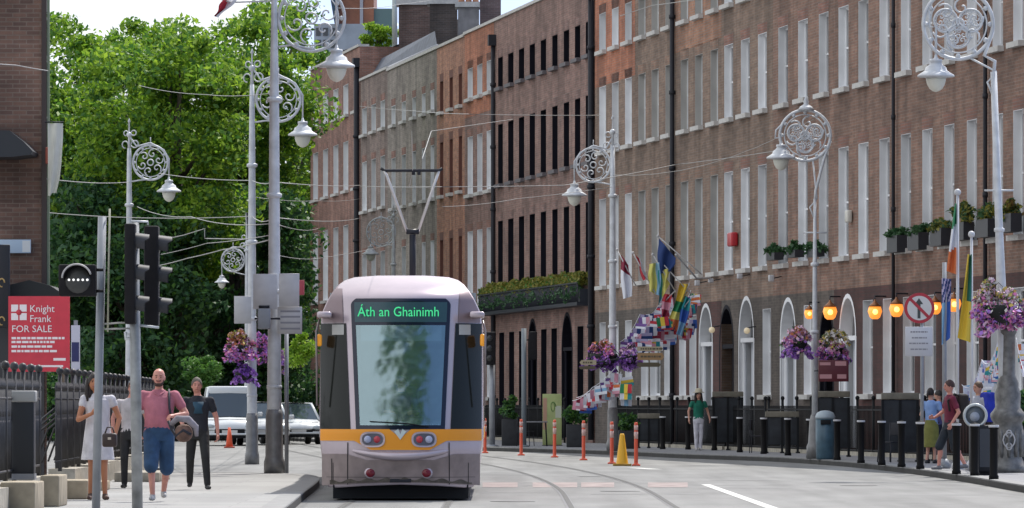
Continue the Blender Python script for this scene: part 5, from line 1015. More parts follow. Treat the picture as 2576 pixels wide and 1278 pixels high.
planter("dark planter with a green plant at the right side of the tram", 1262, 1310, 0, 1000, 184, 71); planter("dark planter left of the lamp with finger signs", 1425, 1470, 0, 1020, 178, 73); planter("dark planter just right of the lamp with finger signs", 1556, 1598, 0, 1045, 172, 74); 
planter("dark planter right of the massive lamp base", 2552, 2600, 0, 985, 120, 78)
def terr_table(label, px, d, w=.8):
    b = P(px, 1014, d); root = thing("terrace_table", label, "table", (b.x, d, 0), 0, "tables on the pub terrace"); obj("tabletop", MB().rbox((-w / 2, -w / 2, .72), (w / 2, w / 2, .76), .012), mat("table_grey", (.2, .2, .21), .5), root)
    for sx in (-1, 1):
        for sy in (-1, 1): obj("leg", MB().tube([(sx * w * .42, sy * w * .42, .72), (sx * w * .47, sy * w * .47, 0)], .02), black_iron, root)
def terr_chair(label, px, d, rz=0):
    b = P(px, 1014, d); root = thing("terrace_chair", label, "chair", (b.x, d, 0), rz, "chairs on the pub terrace"); obj("seat", MB().rbox((-.2, -.2, .43), (.2, .2, .46), .01), dark_steel, root); obj("backrest", MB().rbox((-.2, .18, .6), (.2, .21, .88), .01), dark_steel, root)
    for sx in (-1, 1):
        for sy in (-1, 1): obj("leg", MB().tube([(sx * .18, sy * .18, .44 if sy < 0 else .88), (sx * .2, sy * .21, 0)], .013), dark_steel, root)
terr_table("grey terrace table behind the orange posts, left of the lime totem", 1345, 183); terr_chair("dark chair left of the lime totem", 1322, 183, 1.2); terr_chair("dark chair behind the bollards under the cream framed barrier", 2240, 133, -.8); terr_chair("dark chair left of the teal bin", 1908, 158, 1.4)
# parked motorcycle-like bicycle dropped; mooring: signal posts right of tram
gpole("signal_post", "grey post with a black signal box close to the right side of the tram", 1238, 1238, 900, 181, .09, galv)
t = thing("signal_box", "black signal box on the post right of the tram", "traffic light", P(1232, 918, 180.7)); obj("housing", MB().rbox((-.17, 0, 0), (.17, .3, 1.0), .03), sigb, t)
for k in range(3): obj("lens", MB().sphere((0, -.01, .2 + .3 * k), (.1, .03, .1)), lensd, t)
gpole("lamp_post", "plain grey blue post in front of the black windowed building", 1318, 1318, 826, 180, .075, mat("post_bluegrey", (.16, .19, .21), .5)); t = thing("signal_box", "dark signal box right of the plain grey blue post", "traffic light", P(1341, 905, 180)); obj("housing", MB().rbox((-.12, 0, 0), (.12, .25, .85), .03), sigb, t); obj("arm", MB().tube([(-.3, .1, .6), (-.1, .1, .6)], .02), sigb, t)
# ================================================================== wall lanterns, box, flags
glow = mat("lantern_glow", (.9, .5, .12), .4, emit=(1.0, .27, .025), es=.72); core = mat("lantern_core", (1, .8, .4), .4, emit=(1, .55, .12), es=1.7)
def wl_(label, px, py, d, k=1.0):
    c = P(px, py, d); root = thing("wall_lantern", label, "lantern", c, 0, "lit orange lanterns along the pub front"); r = .15 * k
    obj("glass", MB().lathe([(r * .45, -r * 1.2), (r * .8, -r * .9), (r * 1.1, 0), (r * .9, r * .7)], (0, 0, 0), 0, 12), glow, root); obj("flame", MB().sphere((0, -r * .9, -r * .1), r * .42), core, root)
    obj("cap", MB().lathe([(r * 1.05, r * .72), (r * .5, r * 1.2), (r * .2, r * 1.5), (r * .1, r * 1.8)], (0, 0, 0), 0, 12), mat("copper_cap", (.30, .13, .06), .4, .5), root); obj("arm", MB().tube([(0, 0, r * 1.7), (0, .1, r * 2.3), (.55, .35, r * 2.3)], .02, 0, 6), dark_steel, root)
for px, py, lb_, k in [(2036, 788, "lit orange lantern left of the round topped lamp pole", .85), (2088, 784, "lit orange lantern right of the round topped lamp pole", 1.15), (2201, 783, "lit orange lantern fourth from the right, on the pub front", 1.1), (2255, 777, "lit orange lantern just left of the prohibition sign", 1.1), (2352, 772, "lit orange lantern half hidden behind the prohibition sign", 1.0), (2400, 764, "lit orange lantern behind the tall white flagpole", 1.05)]:
    wl_(lb_, px, py, F / s_at(px) - 1.6, k)
for px, py, lb_ in [(1812, 830, "small pale lamp in the dark arched doorway"), (1901, 832, "small amber lamp right of the white arched doorway")]:
    t = thing("door_lamp", lb_, "lamp", onwall(px, zw(px, py), .25), 0, "small lamps by the doorways"); obj("globe", MB().sphere((0, 0, 0), .09), mat("door_lamp_glass", (.55, .5, .38), .4, emit=(1, .8, .5), es=.2), t); obj("arm", MB().tube([(0, 0, .08), (.25, .03, .12)], .015), dark_steel, t)
for px, py, w, h, lb_ in [(1968, 700, .2, .18, "white floodlight on the wall between two brown houses"), (1780, 712, .18, .16, "white floodlight left of the dark arched doorway"), (1888, 695, .18, .14, "white floodlight above the white arched doorway"), (1815, 706, .15, .12, "small white floodlight above the dark arched doorway")]:
    t = thing("floodlight", lb_, "floodlight", onwall(px, zw(px, py), .3), WROT, "small floodlights on the house fronts"); obj("housing", MB().rbox((-w / 2, -.06, -h / 2), (w / 2, .08, h / 2), .02), mat("flood_white", (.5, .5, .52), .4), t); obj("arm", MB().tube([(0, -.05, 0), (0, -.28, .05)], .015), dark_steel, t)
t = thing("alarm_box", "red alarm box on the brown brick wall between first floor windows", "alarm box", onwall(1853, zw(1853, 620), .02), WROT); obj("housing", MB().rbox((-.35, .0, 0), (.35, .2, .4), .05), mat("alarm_red", (.45, .02, .03), .4), t)
t = thing("alarm_box", "small white alarm box beside the tall windows above the pub", "alarm box", onwall(2143, zw(2143, 560), .02), WROT); obj("housing", MB().rbox((-.18, 0, 0), (.18, .14, .32), .04), mat("alarm_white", (.6, .58, .52), .4), t)
fcol = {k: mat("flag_" + k, c, .75) for k, c in dict(red=(.50, .03, .05), maroon=(.22, .01, .04), white=(.70, .72, .78), navy=(.012, .04, .16), blue=(.03, .10, .40), sky=(.22, .42, .60), teal=(.02, .26, .30), yellow=(.68, .48, .05), lemon=(.65, .60, .15), green=(.015, .20, .08), dkgreen=(.01, .13, .10), orange=(.62, .16, .05), pink=(.60, .28, .36), black=(.02, .02, .02), purple=(.16, .08, .28), lilac=(.4, .36, .55)).items()}
def limp(label, pole, quad, cols, d, horizontal=True, name="flag", grp="national flags on poles by the pub", seed=0):
    """pole: list of (px,py) for the staff; quad: four (px,py): top-left, top-right, bottom-right, bottom-left of the cloth; cols along the cloth"""
    o = P(pole[0][0], pole[0][1], d); root = thing("flag_on_staff", label, "flag", o, 0, grp)
    obj("staff", MB().tube([P(x, y, d if len(q) < 1 else q[0]) - o for x, y, *q in pole], .018, 0, 6).sphere(P(pole[-1][0], pole[-1][1], d if len(pole[-1]) < 3 else pole[-1][2]) - o, .04, 0, 8, 5), mat("staff_white", (.5, .5, .5), .5), root)
    a, b, c_, e = [P(x, y, d) - o for x, y in quad]; nu, nv = 12, 18; vs = []; m = MB(); rr = random.Random(seed); ph = rr.random() * 6; n = len(cols)
    for i in range(nv + 1):
        t_ = i / nv; l = a.lerp(e, t_); r = b.lerp(c_, t_)
        for j in range(nu + 1):
            s2 = j / nu; p = l.lerp(r, s2); p.y += .07 * math.sin(s2 * 9 + ph + t_ * 2); p.x += .02 * math.sin(t_ * 7 + ph + s2 * 3); vs.append(tuple(p))
    fs = [(i * (nu + 1) + j, i * (nu + 1) + j + 1, (i + 1) * (nu + 1) + j + 1, (i + 1) * (nu + 1) + j) for i in range(nv) for j in range(nu)]
    m.add(vs, fs, 0, True)
    for i in range(nv):
        for j in range(nu):
            tt = (i + .5) / nv if horizontal is True else ((j + .5) / nu if horizontal is False else min(.999, ((i + .5) / nv + (nu - j - .5) / nu) / 2)); m.m[i * nu + j] = int(tt * n)
    obj("cloth", m, [fcol[k] for k in cols], root); return root
dW = 166
limp("hanging white flag with a maroon top, leftmost of the flags above the violet basket", [(1600, 720), (1552, 628)], [(1560, 640), (1582, 668), (1592, 745), (1566, 752)], ['maroon', 'white', 'white'], dW, True, seed=1)
limp("thin red and white flag second from the left above the baskets", [(1650, 740), (1592, 636)], [(1598, 640), (1614, 660), (1628, 700), (1618, 706)], ['red', 'white'], dW, False, seed=2)
limp("dark navy flag flying highest of the pub flags", [(1765, 690), (1655, 594)], [(1656, 600), (1702, 650), (1690, 682), (1655, 690)], ['navy'], dW, True, seed=3)
limp("yellow and sky blue flag hanging under the navy flag", [(1700, 735), (1642, 640)], [(1632, 664), (1660, 660), (1662, 745), (1632, 732)], ['lemon', 'lemon', 'sky'], dW, False, seed=4)
limp("teal and yellow flag right beneath the navy flag", [(1740, 742), (1664, 660)], [(1656, 680), (1682, 676), (1684, 712), (1658, 770)], ['teal', 'lemon', 'lemon'], dW, False, seed=5)
limp("yellow, orange and green flag slanting at the right of the pub flags", [(1735, 712), (1700, 790)], [(1712, 712), (1732, 716), (1704, 832), (1676, 826)], ['yellow', 'yellow', 'green', 'lemon', 'orange'], dW, True, seed=6)
limp("blue and teal flag hanging right of the yellow slanting flag", [(1748, 740), (1722, 770)], [(1722, 744), (1740, 752), (1718, 846), (1700, 840)], ['teal', 'blue', 'sky'], dW, True, seed=7)
limp("dark red and pink flag in front of the navy one", [(1700, 730), (1660, 770)], [(1668, 738), (1692, 742), (1678, 802), (1662, 796)], ['red', 'pink', 'maroon'], dW, True, seed=8)
obj_r = tag(obj("angled_wall_bracket", MB().tube([onwall(1798, zw(1798, 700), .1), P(1752, 700, dW + 2), P(1700, 640, dW)], .03, 0, 6), silver_paint), "pale metal bracket slanting from the wall to the pub flags", "bracket")
# tall flagpoles on the right
fp_m = mat("flagpole_white", (.55, .56, .58), .4)
def flagpole(label, px, ytop, d, r, quad, cols, hz, ball=True, seed=0, mm=fp_m):
    b = P(px, ytop, d); root = thing("flagpole", label, "flagpole", (b.x, d, 0), 0, "three tall flagpoles on the right pavement"); o = root.location.copy(); pl_ = MB().tube([(0, 0, 0), (0, 0, b.z)], r, 0, 10)
    if ball: pl_.sphere((0, 0, b.z + .05), .07, 0, 10, 6)
    obj("pole", pl_, mm, root); obj("base", MB().lathe([(.12, 0), (.12, .1), (.06, .2)], (0, 0, 0), 0, 10), mm, root)
    a, bb, c_, e = [P(x, y, d) - o for x, y in quad]; nu, nv = 10, 24; m = MB(); vs = []
    for i in range(nv + 1):
        t_ = i / nv; l = a.lerp(e, t_); r_ = bb.lerp(c_, t_)
        for j in range(nu + 1): s2 = j / nu; p = l.lerp(r_, s2); p.y += .06 * math.sin(s2 * 8 + seed + t_ * 3) - .05; vs.append(tuple(p))
    m.add(vs, [(i * (nu + 1) + j, i * (nu + 1) + j + 1, (i + 1) * (nu + 1) + j + 1, (i + 1) * (nu + 1) + j) for i in range(nv) for j in range(nu)], 0, True)
    for i in range(nv):
        for j in range(nu): tt = hz((i + .5) / nv, (j + .5) / nu); m.m[i * nu + j] = min(len(cols) - 1, int(tt * len(cols)))
    obj("cloth", m, [fcol[k] for k in cols], root)
flagpole("tall white flagpole with a ball top and a limp green, white and orange flag", 2409, 490, 119, .03, [(2402, 512), (2406, 512), (2404, 690), (2380, 682)], ['green', 'white', 'orange'], lambda v, u: min(.99, v * 1.0 + (u - .5) * .12), seed=1)
flagpole("grey flagpole with a limp blue flag right of the prohibition sign", 2376, 660, 120, .045, [(2369, 700), (2392, 702), (2390, 850), (2368, 868)], ['navy', 'lilac', 'sky', 'blue'], lambda v, u: (.0 if v < .38 and (u * 3 + v * 5) % 1 > .5 else (.3 if v < .38 else (.55 if u < .5 else .8))), False, 2, galv)
flagpole("thin grey flagpole with a green and yellow flag beside the big flower basket", 2444, 596, 117, .028, [(2434, 640), (2444, 640), (2442, 862), (2408, 850)], ['dkgreen', 'yellow'], lambda v, u: .2 if (u > .45 - 0 and v < .55) else .8, True, 3)
# bunting of small world flags
bd = [('red', 'white', 'navy'), ('white', 'red', 'white'), ('purple', 'white', 'pink'), ('white', 'lilac', 'blue'), ('green', 'yellow', 'red'), ('maroon', 'white', 'pink'), ('pink', 'white', 'maroon'), ('white', 'sky', 'white'), ('orange', 'white', 'pink'), ('white', 'pink', 'white'), ('lilac', 'navy', 'white'), ('white', 'yellow', 'teal')]
bm_cache = {}
def bflag(design, vert, w=.27, h=.19):
    k = (design, vert, w)
    if k in bm_cache: return bm_cache[k]
    m = MB(); n = 3
    for i in range(n):
        if vert: m.add([(w * i / n, 0, 0), (w * (i + 1) / n, 0, 0), (w * (i + 1) / n, .02 * (-1) ** i, -h), (w * i / n, .02 * (-1) ** (i + 1), -h)], [(0, 1, 2, 3)], i)
        else: m.add([(0, .015 * i, -h * i / n), (w, -.01 * i, -h * i / n), (w, -.01 * (i + 1), -h * (i + 1) / n), (0, .015 * (i + 1), -h * (i + 1) / n)], [(0, 1, 2, 3)], i)
    me = m.mesh("flag", [fcol[q] for q in bd[design]]); bm_cache[k] = me; return me
def bunting(label, pts, seed, step=.29, pool=None, w=.34, h=.25):
    o = P(*pts[0]); root = thing("flag_bunting", label, "bunting", o, 0, "strings of small world flags"); w_ = [P(*p) - o for p in pts]; pl_ = []
    for i in range(len(w_) - 1):
        n = 20
        for k in range(n): t_ = k / n; p = w_[i].lerp(w_[i + 1], t_); p.z -= .25 * t_ * (1 - t_) * 4 * min(1, (w_[i + 1] - w_[i]).length / 4); pl_.append(p)
    pl_.append(w_[-1]); obj("cord", MB().tube(pl_, .008, 0, 4), fcol['white'], root); rr = random.Random(seed); acc = 0; cnt = 0
    for i in range(len(pl_) - 1):
        seg = pl_[i + 1] - pl_[i]; acc += seg.length
        while acc > step and cnt < 95:
            acc -= step; p = pl_[i + 1] - seg.normalized() * acc; f = obj("flag", bflag(rr.choice(pool or list(range(len(bd)))), rr.random() < .5, w, h), None, root, p); f.rotation_euler = (rr.uniform(-.15, .15), rr.uniform(-.16, .16), rr.uniform(-.45, .45)); cnt += 1
P1 = [0, 1, 2, 3, 5, 6, 7, 9, 10, 11]
bunting("string of small world flags from the slanting flags down to the left basket", [(1712, 742, 170), (1640, 800, 165.5), (1562, 880, 164.2)], 1, .30, P1)
bunting("second string of small flags just below it, purple and white", [(1668, 745, 172), (1610, 790, 166), (1560, 860, 164.2)], 2, .30, [2, 3, 10, 7, 0])
bunting("third string of small pink and red flags above the finger signs", [(1702, 792, 169), (1650, 826, 166), (1575, 866, 164.4)], 3, .30, [5, 6, 9, 1, 8])
bunting("fourth string of mixed flags ending at the finger signs", [(1728, 796, 170), (1690, 826, 167), (1610, 858, 164.6)], 4, .30)
bunting("string of pale flags crossing in the middle of the flag cluster", [(1690, 765, 168), (1632, 812, 166), (1590, 862, 164.4)], 44, .32, P1)
bunting("red and violet string of flags low in the middle of the flag cluster", [(1700, 775, 169), (1640, 826, 166), (1585, 868, 164.4)], 45, .24, [2, 5, 6, 9, 0])
bunting("string of flags along the top of the flag cluster, green and yellow", [(1738, 730, 171), (1700, 775, 168), (1650, 800, 165)], 46, .24, [4, 11, 8, 0])
bunting("string of small flags falling from the lamp with finger signs to the lower left", [(1548, 925, 162.8), (1490, 975, 163), (1440, 1008, 164)], 5, .2, [1, 5, 6, 7, 9, 2])
bunting("second lower left string of white and pink flags", [(1548, 960, 162.8), (1500, 985, 163.4), (1452, 1020, 164)], 6, .2, [1, 3, 7, 9, 8])
bunting("third lower left string of red and white flags", [(1532, 945, 162.8), (1480, 985, 163.6), (1450, 1000, 164)], 66, .2, [1, 6, 5, 9])
bunting("upright string of teal and green flags on the lamp with finger signs", [(1562, 935, 162.6), (1560, 975, 162.6), (1562, 1010, 162.6)], 7, .17, [4, 11, 7])
bunting("string of pale flags slanting up behind the man in maroon", [(2420, 968, 125), (2470, 905, 121), (2512, 850, 114)], 8, .2, [3, 7, 11, 9, 10], .24, .22)
bunting("second string of flags slanting up to the massive lamp base", [(2430, 975, 125), (2480, 920, 121), (2512, 880, 114)], 9, .2, [11, 8, 7, 1, 3], .24, .22)
bunting("string of flags at the right edge beside the massive lamp base", [(2556, 850, 113), (2575, 930, 112), (2590, 980, 111)], 10, .19, [8, 1, 11, 7], .24, .22)
# red flag at the very top
limp("red flag with a white tip at the top edge above the lime trees", [(684, 2, 112), (580, 6), (545, -6)], [(560, 0), (598, 0), (548, 44), (540, 40)], ['red', 'white'], 112, False, seed=9)
# ================================================================== vehicles
carw = mat("car_white", (.68, .71, .72), .22, .0, spec=.6); cglass = mat("car_glass", (.05, .07, .08), .05, spec=.9); tyre = mat("tyre", (.012, .012, .012), .8)
def vehicle(name, label, cat, px, yb, Wd, H, L_, van=False, rz=0, hat=.0):
    p = G(px, yb, RZ); root = thing(name, label, cat, p, rz, "white vehicles waiting at the left"); h = Wd / 2; bh = H * (.60 if not van else .50)
    # profile along y (front at 0): (y, z_top); widths by height
    prof = [(0, .45), (.03, bh * .75), (.25, bh * .92), (1.0 if not van else .6, bh * 1.04)] 
    secs = []
    stations = [(0.0, .40, bh * .62, .90), (.12, .30, bh * .78, .95), (.45, .26, bh * .93, .985), (.95, .25, bh, 1.0), (L_ - .9, .25, bh * 1.04, 1.0), (L_ - .2, .3, bh * .98, .97), (L_, .42, bh * .8, .9)]
    m = MB(); vs = []; n = 0
    def ring(y, z0, z1, k):
        w = h * k; return [(-w * .92, y, z0), (-w, y, z0 + .15), (-w, y, (z0 + z1) / 2), (-w * .97, y, z1 - .08), (-w * .85, y, z1), (0, y, z1 + .03), (w * .85, y, z1), (w * .97, y, z1 - .08), (w, y, (z0 + z1) / 2), (w, y, z0 + .15), (w * .92, y, z0)]
    R = [ring(*s_) for s_ in stations]; k = len(R[0])
    for r in R: vs += r
    m.add(vs, [(i * k + j, i * k + (j + 1) % k, (i + 1) * k + (j + 1) % k, (i + 1) * k + j) for i in range(len(R) - 1) for j in range(k)] + [tuple(range(k - 1, -1, -1)), tuple((len(R) - 1) * k + j for j in range(k))], 0, True)
    b = obj("body", m, carw, root)
    y0, y1, y2, y3 = (.85, 1.6, L_ - 1.2, L_ - .45) if not van else (.6, 1.25, L_ - .3, L_ - .12)
    m = MB(); wr, wt = h * .93, h * .74; zt = H
    pts = lambda y, z, w: [(-w, y, z), (0, y, z + .02), (w, y, z)]
    g = pts(y0, bh * .98, wr) + pts(y1, zt - .04, wt) + pts(y2, zt - .02, wt) + pts(y3, bh, wr)
    m.add(g, [(0, 1, 4, 3), (1, 2, 5, 4), (6, 7, 10, 9), (7, 8, 11, 10), (0, 3, 6, 9), (2, 11, 8, 5)], 0, False); obj("cabin_glass", m, cglass, root)
    m = MB(); m.add([(-wt, y1, zt - .035), (0, y1 - .03, zt), (wt, y1, zt - .035), (-wt, y2, zt - .02), (0, y2, zt + .01), (wt, y2, zt - .02)], [(0, 1, 4, 3), (1, 2, 5, 4)], 0, True)
    if van: m.rbox((-wt - .02, y1 - .12, zt - .30), (wt + .02, y2, zt + .03), .08)
    for s_ in (-1, 1):
        m.tube([(s_ * wr, y0, bh), (s_ * wt, y1, zt - .04), (s_ * wt, y2, zt - .03), (s_ * wr, y3, bh)], .045, 0, 6)
        m.tube([(s_ * wr * .96, (y0 + y3) / 2 - .3, bh), (s_ * wt, (y1 + y2) / 2 - .2, zt - .03)], .035, 0, 5)
    obj("roof", m, carw, root)
    obj("bonnet_line", MB().box((-h * .8, .30, bh * .885), (h * .8, .315, bh * .90)), dark_steel, root)
    gr = MB().rbox((-h * .55, -.015, .42), (h * .55, .05, bh * .58), .03).rbox((-h * .8, -.0, .26), (h * .8, .08, .40), .03); obj("grille", gr, black_iron, root)
    obj("number_plate", MB().box((-.26, -.03, .42), (.26, -.016, .53)), mat("plate_pale", (.6, .6, .58), .5), root)
    obj("bumper", MB().rbox((-h * .9, -.04, .36), (h * .9, .2, .43), .03), carw, root)
    for s_ in (-1, 1):
        obj("headlight", MB().sphere((s_ * h * .72, .02, bh * .68), (.17, .07, .08)), mat("headlamp", (.5, .55, .58), .1), root)
        obj("wing_mirror", MB().rbox((s_ * (h + .02), y0 + .25, bh * 1.0), (s_ * (h + .2), y0 + .38, bh * 1.0 + .15), .04), carw, root)
        for wy in (.85, L_ - .85):
            w = obj("wheel", MB().lathe([(.1, -.1), (.30, -.1), (.32, -.06), (.32, .06), (.30, .1), (.1, .1)], (0, 0, 0), 0, 20), tyre, root); w.matrix_local = Matrix.Translation((s_ * (h - .1), wy, .32)) @ Matrix.Rotation(rad(90), 4, 'Y'); obj("rim", MB().lathe([(.03, -.105), (.2, -.105), (.2, .105), (.03, .105)], (0, 0, 0), 0, 14), grey_steel, w)
vehicle("white_van", "white van farthest left, behind the man in the black shirt", "van", 578, 1122, 1.86, 1.98, 4.8, True, rad(4))
vehicle("white_car", "white car seen between the slimmer and the thickest silver poles", "car", 668, 1120, 1.8, 1.48, 4.3, False, rad(8))
vehicle("white_car", "white car partly hidden by the left side of the tram", "car", 752, 1118, 1.8, 1.45, 4.3, False, rad(10))
# ================================================================== people
def meshcaps(m, a, b, ra, rb, sx=1.0, n=14):
    a, b = Vector(a), Vector(b); L_ = (b - a).length; t = (b - a).normalized() if L_ > 1e-6 else Vector((0, 0, 1)); pts = []; rs = []
    for k in range(5): q = rad(-90 + 22 * k); pts.append(a + t * ra * math.sin(q)); rs.append(max(.002, ra * math.cos(q)))
    for k in range(1, 5): pts.append(a.lerp(b, k / 5)); rs.append(ra + (rb - ra) * k / 5)
    for k in range(5): q = rad(2 + 22 * k); pts.append(b + t * rb * math.sin(q)); rs.append(max(.002, rb * math.cos(q)))
    m.tube(pts, rs, 0, n)
SK = {}
class Body:
    def __init__(s): s.pr = []; s.mats = []
    def mi(s, m):
        if m not in s.mats: s.mats.append(m)
        return s.mats.index(m)
    def cap(s, a, b, ra, rb, m): s.pr.append(('c', Vector(a), Vector(b), ra, rb, s.mi(m)))
    def loft(s, secs, m): s.pr.append(('l', secs, s.mi(m)))
    def ell(s, c, r, m): s.pr.append(('e', Vector(c), r, s.mi(m)))
    def build(s, name, parent, scale, vox=.0085):
        m = MB()
        for p in s.pr:
            if p[0] == 'c': meshcaps(m, *p[1:5])
            elif p[0] == 'l': m.loft(p[1])
            else: m.sphere(p[1], p[2], 0, 18, 12)
        me = m.mesh(name, [mat("skin_tmp", (.5, .3, .2))]); o = bpy.data.objects.new(name, me); SC.collection.objects.link(o)
        r = o.modifiers.new('r', 'REMESH'); r.mode = 'VOXEL'; r.voxel_size = vox; r.use_smooth_shade = True
        q = o.modifiers.new('s', 'SMOOTH'); q.factor = .5; q.iterations = 2
        dg = bpy.context.evaluated_depsgraph_get(); me2 = bpy.data.meshes.new_from_object(o.evaluated_get(dg)); bpy.data.objects.remove(o)
        n = len(me2.polygons); cc = np.empty(n * 3, np.float32); me2.polygons.foreach_get('center', cc); cc = cc.reshape(-1, 3); best = np.full(n, 1e9); idx = np.zeros(n, np.int32)
        for p in s.pr:
            if p[0] == 'c':
                a, b = np.array(p[1]), np.array(p[2]); ab = b - a; t = np.clip(((cc - a) @ ab) / max(1e-9, ab @ ab), 0, 1); dd = np.abs(np.linalg.norm(cc - (a + t[:, None] * ab), axis=1) - (p[3] + (p[4] - p[3]) * t)); k = p[5]
            elif p[0] == 'l':
                z = np.array([q_[2] for q_ in p[1]]); od = np.argsort(z); Z = cc[:, 2]; g = lambda j: np.interp(Z, z[od], np.array([q_[j] for q_ in p[1]])[od]); rx, ry = g(3), g(4)
                rr_ = np.sqrt(((cc[:, 0] - g(0)) / rx) ** 2 + ((cc[:, 1] - g(1)) / ry) ** 2); dd = np.abs(rr_ - 1) * np.minimum(rx, ry) + np.maximum(0, Z - z.max()) + np.maximum(0, z.min() - Z); k = p[2]
            else:
                r_ = np.array(p[2] if isinstance(p[2], (tuple, list)) else (p[2],) * 3); dd = np.abs(np.linalg.norm((cc - np.array(p[1])) / r_, axis=1) - 1) * r_.min(); k = p[3]
            w = dd < best; best[w] = dd[w]; idx[w] = k
        me2.materials.clear(); [me2.materials.append(x) for x in s.mats]
        me2.polygons.foreach_set('material_index', idx); me2.polygons.foreach_set('use_smooth', np.ones(n, bool)); me2.name = name
        me2.transform(Matrix.Scale(scale, 4)); me2.update(); o = bpy.data.objects.new(name, me2); link(o, parent); return o
def cl(n, c, var=.12): return mat("cloth_" + n, c, .85, var=max(var, .2), vs=7, bump=1.0)
skin_l = mat("skin_light", (.52, .27, .19), .5, var=.1); skin_p = mat("skin_pink", (.56, .25, .19), .5, var=.12); skin_t = mat("skin_tan", (.44, .18, .09), .5, var=.1)
def hand(B, wr, dirn, pn, side, m, curl=.5):
    """wr wrist, dirn hand direction, pn palm normal"""
    w = Vector(wr); d = Vector(dirn).normalized(); p = Vector(pn); p = (p - d * p.dot(d)).normalized(); s_ = d.cross(p).normalized()
    B.cap(w, w + d * .075, .024, .027, m); B.cap(w + d * .05 + s_ * .018, w + d * .08 + s_ * .02, .018, .017, m); B.cap(w + d * .05 - s_ * .018, w + d * .08 - s_ * .02, .018, .017, m)
    for k, (off, ln) in enumerate([(-.030, .062), (-.010, .075), (.010, .070), (.030, .054)]):
        a = w + d * .088 + s_ * off; b = a + (d * math.cos(curl) + p * math.sin(curl)) * ln * .55; e = b + (d * math.cos(curl * 2.2) + p * math.sin(curl * 2.2)) * ln * .5; B.cap(a, b, .0095, .0088, m); B.cap(b, e, .0088, .0078, m)
    t0 = w + d * .03 + s_ * side * .024; t1 = t0 + (d * .6 + s_ * side * .8 + p * .2).normalized() * .035; B.cap(t0, t1, .012, .0105, m); B.cap(t1, t1 + (d + p * .4).normalized() * .03, .0105, .009, m)
def head(B, c, skin, tilt=0, beard=None, k=1.0):
    x, y, z = c; L_ = [(0, .012, -.115, .03, .03), (0, .0, -.10, .048, .055), (0, -.004, -.07, .060, .078), (0, -.003, -.03, .070, .090), (0, 0, .01, .075, .096), (0, .004, .05, .075, .096), (0, .006, .085, .062, .082), (0, .006, .108, .035, .05), (0, .006, .118, .01, .015)]
    B.loft([(x + a * k, y + b * k, z + q * k, r1 * k, r2 * k) for a, b, q, r1, r2 in L_], skin)
    B.cap((x, y - .088, z + .012), (x, y - .106, z - .022), .010, .014, skin); B.cap((x - .03, y - .086, z + .028), (x + .03, y - .086, z + .028), .012, .012, skin)
    for s_ in (-1, 1): B.ell((x + s_ * .078, y + .008, z - .005), (.010, .02, .032), skin)
    B.cap((x - .02, y - .083, z - .055), (x + .02, y - .083, z - .055), .009, .009, mat("lips", (.35, .12, .10), .5))
    if beard:
        B.cap((x - .03, y - .066, z - .095), (x + .03, y - .066, z - .095), .024, .024, beard)
        for s_ in (-1, 1): B.cap((x + s_ * .060, y - .03, z - .03), (x + s_ * .042, y - .055, z - .085), .016, .018, beard)
        B.cap((x - .028, y - .086, z - .040), (x + .028, y - .086, z - .040), .008, .008, beard)
def eyes(root, c, k, glasses=False, rz=0):
    x, y, z = c; dk = mat("eye_dark", (.02, .012, .01), .3)
    for s_ in (-1, 1): obj("eye", MB().sphere(((x + s_ * .028) * k, (y - .088) * k, (z + .008) * k), (.012 * k, .008 * k, .007 * k), 0, 8, 6), dk, root)
    for s_ in (-1, 1): obj("eyebrow", MB().tube([((x + s_ * .015) * k, (y - .096) * k, (z + .030) * k), ((x + s_ * .045) * k, (y - .088) * k, (z + .030) * k)], .005 * k, 0, 5), mat("brow_brown", (.06, .035, .02), .8), root)
